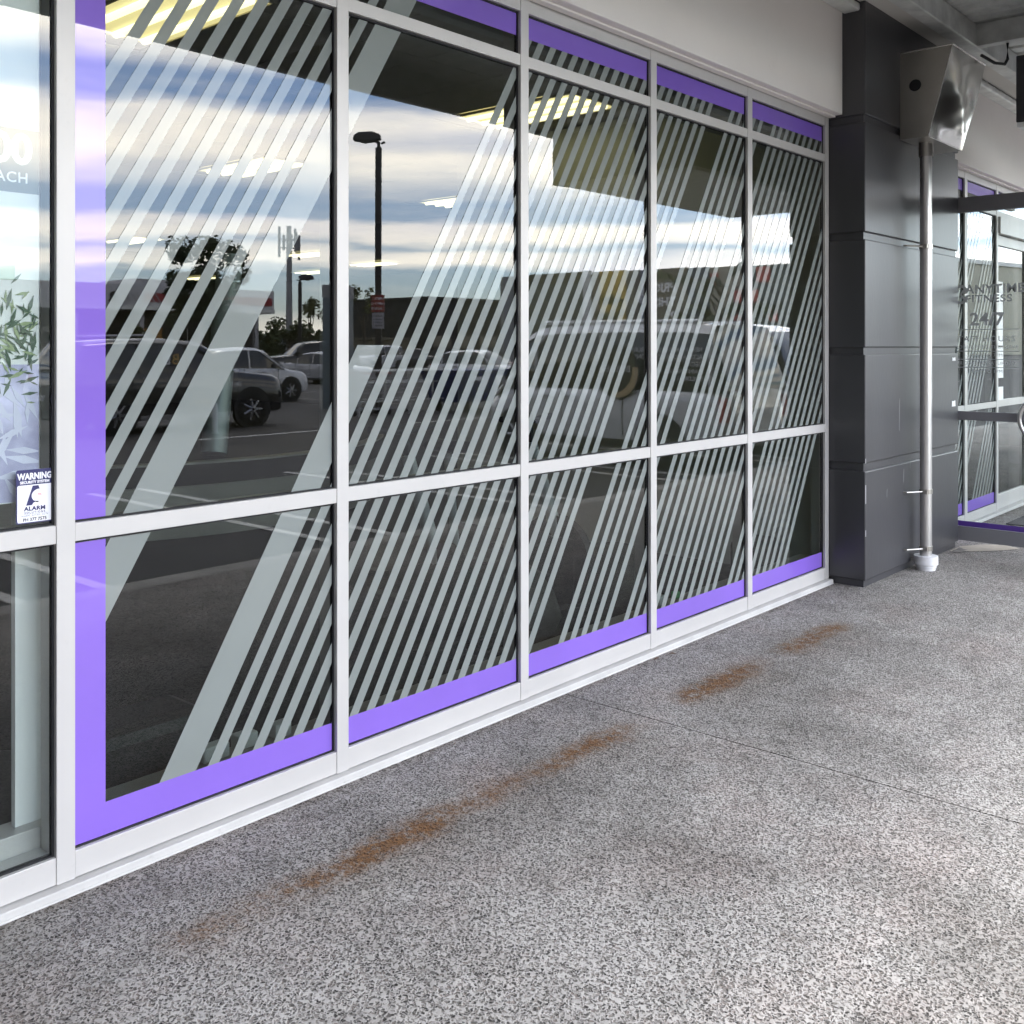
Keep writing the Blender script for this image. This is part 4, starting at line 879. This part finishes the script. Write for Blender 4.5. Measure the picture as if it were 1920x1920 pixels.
for x in (-.6, 0, .6): MB().add([(x - .03, .60, .3), (x + .03, .60, .3), (x + .03, .78, 1.0), (x - .03, .78, 1.0), (x - .03, .57, .3), (x + .03, .57, .3), (x + .03, .72, 1.0), (x - .03, .72, 1.0)], [(0, 1, 2, 3), (7, 6, 5, 4), (0, 4, 5, 1), (1, 5, 6, 2), (2, 6, 7, 3), (3, 7, 4, 0)]).build('rib', M_skip, sk, fix=True)
for x in (-.62, .62):
    for yy in (-.42, .42): MB().tube([(x, yy - .03, .12), (x, yy + .03, .12)], .12, 14).build('wheel', M_tyre, sk)
MB().box(-.68, -.30, .775, .785, .80, .90).build('label', M_print_w, sk)

# ------------------------------------------------------------------ far buildings
hw_ = thing('hardware_store', 'long pale store with red fascia band across the car park', 'building', (30, -70, -.1))
M_fas = mat('store_fascia', (.55, .54, .55), .7, 0, .06, .4); M_sred = mat('fascia_red', (.30, .015, .02), .6, 0, .1, .6); M_dkw = mat('store_wall', (.06, .055, .05), .8, 0, .3, .5)
MB().box(-15, 15, -9.7, 8, 0, 4.0).build('wall', M_dkw, hw_); MB().box(-15.3, 15.2, -10, 10.0, 4.05, 5.72).build('fascia', M_fas, hw_); MB().box(4.5, 7.2, 5, 9.8, 5.725, 6.15).build('roof_plant', M_fas, hw_); MB().box(8.6, 12.4, 4, 9.8, 5.725, 6.05).build('roof_plant', M_fas, hw_)
MB().box(4.9, 15.0, 10.003, 10.03, 4.62, 5.20).build('red_band', M_sred, hw_); MB().box(-15.3, 15.2, 10.0, 10.12, 4.06, 4.35).build('gutter', M_galv, hw_)
for i in range(6):
    x = 3.9 + .42 * i; MB().prism([(x, 4.62), (x + .12, 4.62), (x - .28, 5.20), (x - .40, 5.20)], 10.032, 10.05).build('slash', mat('slash_grey', (.42, .42, .43), .6), hw_)
text('lettering', 'R', .85, M_black, hw_, frame((3.0, 10.04, 4.60), (-1, 0, 0), (0, 0, 1)), .04, .01)
for x in (-13, -8.5, -4, .5, 5, 9.5, 14): MB().box(x - .15, x + .15, 9.3, 9.6, 0, 4.05).build('post', M_fas, hw_)
for i in range(9):
    x = -13 + 3.0 * i; w_ = MB().box(x, x + 2.6, 8.005, 8.06, .4, 2.9).build('window', M_carglass, hw_); MB().box(x + 1.27, x + 1.33, 8.062, 8.09, .4, 2.9).box(x, x + 2.6, 8.062, 8.09, 1.9, 1.96).build('frame', M_alu, w_)
MB().box(5.8, 7.3, 8.09, 8.14, 1.5, 2.9).build('orange_panel', mat('store_orange', (.45, .22, .03), .6), hw_); MB().box(4.0, 4.3, 8.3, 8.5, .2, 1.6).build('white_panel', M_white, hw_)
# shop wing that runs away from the pavement, its flank towards us
wg = thing('shop_wing', 'dark shop wing with mustard panel and white PRICES lettering across the car park', 'building', (50, -32, -.1))
def wface(name, y0, y1, z0, z1, m_, d=.0): return MB().box(d - .08, d, y0 + 32, y1 + 32, z0 + .1, z1 + .1).build(name, m_, wg)
MB().box(.0, 26, -9.8, 10.6, 0, 6.0).build('wall', mat('wing_dark', (.08, .085, .085), .8, 0, .2, .6), wg)
wface('panel', -41.8, -39.55, 0, 6.10, mat('wing_grey', (.24, .25, .265), .8)); wface('panel', -39.5, -35.05, 5.50, 6.12, mat('wing_black', (.014, .016, .020), .6)); wface('panel', -39.5, -35.05, 0, 5.48, mat('wing_slate', (.085, .10, .095), .6))
wface('column', -35.0, -34.4, 0, 6.16, mat('wing_pale', (.58, .59, .62), .8), -.1); wface('panel', -34.35, -33.85, 0, 6.06, mat('wing_brown', (.23, .19, .15), .8))
wface('panel', -33.8, -31.9, 0, 6.07, mat('wing_mustard', (.55, .39, .08), .8, 0, .2, .5)); wface('panel', -31.85, -30.9, 0, 6.03, mat('wing_taupe', (.165, .15, .125), .8)); wface('panel', -30.85, -29.95, 0, 6.0, mat('wing_blue_grey', (.22, .25, .32), .8))
wface('panel', -29.9, -27.75, 0, 6.02, mat('wing_taupe', (.165, .15, .125), .8)); wface('panel', -27.7, -26.3, 0, 5.97, mat('wing_navy', (.06, .07, .10), .7)); wface('panel', -26.25, -24.3, 0, 5.93, mat('wing_olive', (.30, .28, .23), .8)); wface('panel', -24.25, -21.45, 0, 5.9, mat('wing_slate', (.04, .048, .045), .6))
for y0, y1, z0, z1 in ((-26.2, -25.7, 4.9, 5.6), (-24.7, -24.3, 2.2, 4.6), (-23.4, -22.6, 5.0, 5.8), (-22.5, -21.6, 1.2, 2.2), (-23.9, -23.3, 3.6, 4.6), (-22.7, -22.2, 2.9, 3.6)): wface('red_panel', y0, y1, z0, z1, mat('wing_red', (.42, .10, .085), .8), -.09)
for i, s_ in enumerate(('PRICES', 'THIS', '2')): text('lettering', s_, .74, M_print_w, wg, frame((-.095, 3.55, 4.78 - .82 * i), (0, -1, 0), (0, 0, 1)), .02, .01)
text('lettering', '@', .7, M_print_w, wg, frame((-.095, 1.62, 4.35), (0, -1, 0), (0, 0, 1)), .01, .01)
text('lettering', 'BETTER', .42, mat('dull_gold', (.14, .13, .08), .6), wg, frame((-.095, -3.6, 3.55), (0, -1, 0), (0, 0, 1)), .006, .01); text('lettering', 'SOLUTIONS', .42, mat('dull_gold', (.14, .13, .08), .6), wg, frame((-.095, -3.4, 2.95), (0, -1, 0), (0, 0, 1)), .006, .01)
for i in range(4): wface('window', -39.3 + i * 1.05, -38.4 + i * 1.05, .3, 2.5, M_carglass, -.09)
for i in range(6): wface('window', -33.5 + i * 1.9, -32.0 + i * 1.9, .3, 2.3, M_carglass, -.1)
sw_ = thing('dark_block', 'black flat roofed block behind the trolley bay', 'building', (69, -66, -.1))
MB().box(-7.2, 4, -6, 5, 0, 5.8).build('wall', mat('block_black', (.012, .013, .018), .7), sw_); MB().box(-7.4, 4.2, -6.2, 5.2, 5.805, 6.0).build('parapet', M_black, sw_)
for i in range(3): MB().box(-6.5 + 3 * i, -4.3 + 3 * i, 5.005, 5.05, .4, 2.6).build('window', M_carglass, sw_)
hs_ = thing('hip_roof_house', 'brown hip roofed house behind the shade sail', 'house', (72, -76, -.1))
MB().box(-4.6, 6, -4, 4, 0, 3.0).build('wall', mat('house_wall', (.05, .04, .03), .8), hs_); MB().add([(-5.4, -4.8, 3.0), (6.8, -4.8, 3.0), (6.8, 4.8, 3.0), (-5.4, 4.8, 3.0), (-1.0, 0, 5.6), (2.6, 0, 5.6)], [(3, 2, 5, 4), (0, 4, 5, 1), (0, 3, 4), (1, 5, 2), (0, 1, 2, 3)]).build('roof', mat('roof_brown', (.085, .06, .045), .8, 0, .2, 3), hs_, fix=True)
for x in (-3, 0, 3): MB().box(x, x + 1.3, 4.005, 4.05, .9, 2.2).build('window', M_carglass, hs_)
ss = thing('shade_sail', 'white shade sail stretched on posts in front of the hip roofed house', 'shade sail', (66.0, -64, -.1))
MB().add([(-2.6, 0, 3.4), (0, 1.2, 3.7), (1.9, .3, 4.9), (-.3, -1.5, 4.1), (-2.6, 0, 3.43), (0, 1.2, 3.73), (1.9, .3, 4.93), (-.3, -1.5, 4.13)], [(0, 1, 2, 3), (7, 6, 5, 4), (0, 4, 5, 1), (1, 5, 6, 2), (2, 6, 7, 3), (3, 7, 4, 0)]).build('sail', M_white, ss, fix=True)
for x, y, z in ((-2.6, 0, 3.5), (1.9, .3, 5.0), (0, 1.2, 3.8)): MB().tube([(x, y, 0), (x, y, z)], .05, 8).build('post', M_post, ss)
kh = thing('kiosk', 'low beige block building behind the white station car', 'building', (57.8, -63, -.1)); MB().box(-2.2, 2.2, -2, 2, 0, 2.2).build('wall', mat('kiosk_beige', (.22, .20, .15), .8), kh); MB().box(-2.4, 2.4, -2.2, 2.2, 2.205, 2.4).build('roof', mat('kiosk_roof', (.2, .185, .15), .8), kh); MB().box(-.9, 1.0, 2.005, 2.06, .1, 1.6).build('shutter', mat('shutter_brown', (.06, .05, .04), .7), kh)
hb = thing('hotel_block', 'far white multi storey block with rows of small windows', 'building', (190, -74, -.1), R(12))
MB().box(0, 40, -10, 10, 0, 17.6).build('wall', mat('hotel_white', (.55, .53, .44), .8), hb); MB().box(-.4, 40, -10.4, 10.4, 17.605, 18.4).build('parapet', M_white, hb)
for r_ in range(6):
    for c_ in range(10):
        MB().box(-.06, -.005, -9.2 + 1.9 * c_, -8.1 + 1.9 * c_, 1.6 + 2.7 * r_, 2.9 + 2.7 * r_).build('window', M_carglass, hb)
MB().box(120, 170, -140, -60, -.05, 0).build('grass_verge', M_leaf2); 
bpy.data.objects['grass_verge']['kind'] = 'structure'
ct = thing('cell_tower', 'tall grey cell tower with a crown of panel antennas beyond the store', 'tower', (90.96, -120, -.1))
MB().tube([(0, 0, 0), (0, 0, 11), (0, 0, 19.2)], [.55, .42, .34], 14).build('mast', mat('tower_grey', (.26, .265, .28), .6), ct, True)
MB().tube([(-1.7, 0, 17.2), (1.7, 0, 17.2)], .09, 6).tube([(-1.7, 0, 16.0), (1.7, 0, 16.0)], .09, 6).tube([(0, -1.2, 17.2), (0, 1.2, 17.2)], .09, 6).build('headframe', mat('tower_grey', (.26, .265, .28), .6), ct)
for i, (x, y, z0, z1) in enumerate(((-1.7, 0, 14.6, 19.0), (-1.2, .4, 15.6, 17.8), (.5, .8, 15.4, 18.8), (1.1, .3, 15.2, 18.4), (1.75, 0, 14.4, 18.0), (-.4, 1.1, 15.8, 17.9))): MB().box(x - .16, x + .16, y - .1, y + .1, z0, z1).build('antenna', mat('antenna', (.24, .245, .26), .6), ct)

# ------------------------------------------------------------------ planting
def tree(label, loc, h, cr, th, n, leaf, m_leaf, name='tree', squash=1.0, clumps=16, seed=1, group='trees round the car park', cat='tree'):
    rd = random.Random(seed); t_ = thing(name, label, cat, (loc[0], loc[1], -.1), rd.uniform(0, 6), group)
    tr = MB(); top = Vector((rd.uniform(-.1, .1) * h * .3, 0, h * .62)); tr.tube([(0, 0, 0), (top.x * .4, .02, h * .3), tuple(top)], [h * .022 + .04, h * .016 + .03, h * .008 + .01], 8)
    cl = []
    for i in range(clumps):
        a = rd.uniform(0, 2 * pi); r = cr * math.sqrt(rd.random()) * .80; z = lerp(th, h * .93, rd.random() ** .8); k = 1 - .55 * ((z - lerp(th, h, .45)) / (h - th)) ** 2 * 2
        c = Vector((cos(a) * r * k, sin(a) * r * k, z)); cl.append((c, cr * rd.uniform(.22, .42)))
        if i % 2 == 0: tr.tube([tuple(top * rd.uniform(.5, .95)), tuple((top * .5 + c) * .5 + Vector((0, 0, .1))), tuple(c)], [.05, .03, .012], 5)
    tr.build('trunk', M_trunk, t_, True)
    cm_ = MB()
    for i in range(n):
        c, r = rd.choice(cl); d = Vector((rd.gauss(0, 1), rd.gauss(0, 1), rd.gauss(0, .8))); d.normalize(); p = c + d * r * rd.random() ** .45
        a = Vector((rd.gauss(0, 1), rd.gauss(0, 1), rd.gauss(0, .5))).normalized(); b = a.cross(Vector((rd.gauss(0, 1), rd.gauss(0, 1), rd.gauss(0, 1)))).normalized(); l = leaf * rd.uniform(.6, 1.3)
        cm_.add([p - a * l, p - b * l * .5, p + a * l, p + b * l * .5], [(0, 1, 2, 3)])
    cm_.build('crown', m_leaf, t_)
    return t_
tree('big dark leafy tree in front of the red banded store', (30.1, -45), 7.5, 2.35, 1.4, 4200, .17, M_leaf, clumps=34, seed=3)
tree('young airy tree beside the cell tower', (53.2, -66), 5.9, 1.5, 1.3, 1100, .15, M_leaf2, clumps=14, seed=5)
tree('thin sapling with sparse top left of the lamp post signs', (53.9, -60), 6.9, 1.5, 4.6, 420, .15, M_leaf2, clumps=9, seed=6)
tree('rounded olive bush tree left of the lamp post signs', (70.0, -82), 6.4, 2.4, .6, 2600, .22, M_leaf2, clumps=18, seed=8)
tree('olive tree right of the lamp post signs', (77.5, -86), 5.6, 2.4, .5, 2400, .22, M_leaf2, clumps=18, seed=9)
tree('dark shrubby tree at the foot of the store, right end', (44.5, -57), 3.6, 2.2, .3, 1800, .16, M_leaf, clumps=14, seed=10)
tree('dark shrubby tree by the store post, left end', (33.0, -57), 3.2, 1.5, .3, 1400, .16, M_leaf2, clumps=12, seed=12)
tree('yellow green tree in front of the mustard panel', (47.5, -31.5), 5.0, 1.1, 2.0, 700, .12, M_leaf2, clumps=12, seed=13)
tree('small green tree beside the hotel verge', (140, -62), 8, 4, .8, 2200, .30, M_leaf2, clumps=18, seed=14)
rd = random.Random(4); hg = MB()
for i in range(9000):
    u = rd.random(); x = lerp(40, 190, u); y = -128 + rd.uniform(-4, 4) - 20 * (1 - u); hgt = 4.6 + 1.6 * sin(u * 23) + 1.2 * sin(u * 57 + 1); z = rd.random() ** .7 * hgt
    a = Vector((rd.gauss(0, 1), rd.gauss(0, 1), rd.gauss(0, .6))).normalized(); b = a.cross(Vector((rd.gauss(0, 1), rd.gauss(0, 1), 1))).normalized(); l = rd.uniform(.35, .8); p = Vector((x, y, z))
    hg.add([p - a * l, p - b * l * .6, p + a * l, p + b * l * .6], [(0, 1, 2, 3)])
o = hg.build('treeline', M_leaf); tag(o, 'far belt of dark trees along the end of the car park', 'trees', kind='stuff')
hl = MB(); rg = []
for i in range(41):
    x = -600 + 60 * i; rg.append([(x, -1300, -1), (x, -1240, (14 + 10 * sin(i * .9) + 6 * sin(i * 2.3)) * 1.0), (x, -1100, -1)])
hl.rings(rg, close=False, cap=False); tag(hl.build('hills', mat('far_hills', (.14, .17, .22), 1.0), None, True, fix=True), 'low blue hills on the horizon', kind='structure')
# kerbside sapling with drooping leaves between the vans
sp = thing('sapling', 'kerbside sapling with long drooping leaves and bare twigs between the two white vans', 'tree', (13.85, -5.0, -.1))
sm = MB(); rd = random.Random(21); sm.tube([(0, 0, 0), (.03, .02, .9), (-.02, .0, 1.7), (.02, .03, 2.6)], [.050, .042, .032, .014], 8)
ends = []
for i in range(26):
    z = rd.uniform(1.5, 2.55); a = rd.uniform(0, 2 * pi); l = rd.uniform(.3, 1.0); e = Vector((cos(a) * l, sin(a) * l, min(3.15, z + rd.uniform(.1, .65)))); m1 = Vector((cos(a) * l * .5, sin(a) * l * .5, (z + e.z) / 2 + .12))
    sm.tube([(0, 0, z), tuple(m1), tuple(e)], [.012, .008, .003], 5); ends.append((m1, e, i % 5 == 0))
sm.build('stem', M_trunk, sp, True)
lm = MB()
for m1, e, bare in ends:
    if bare: continue
    for k in range(15):
        p = m1.lerp(e, rd.uniform(.2, 1.05)); a = rd.uniform(0, 2 * pi); l = rd.uniform(.15, .26); d = Vector((cos(a) * .7, sin(a) * .7, -.75)).normalized(); s_ = d.cross(Vector((0, 0, 1))).normalized()
        w = l * .19; q = p + d * l * .5 + Vector((0, 0, .03)); lm.add([p, q + s_ * w, p + d * l + Vector((0, 0, -.03)), q - s_ * w, q - Vector((0, 0, .015))], [(0, 1, 4), (1, 2, 4), (2, 3, 4), (3, 0, 4)])
lm.build('leaves', M_leaf, sp)
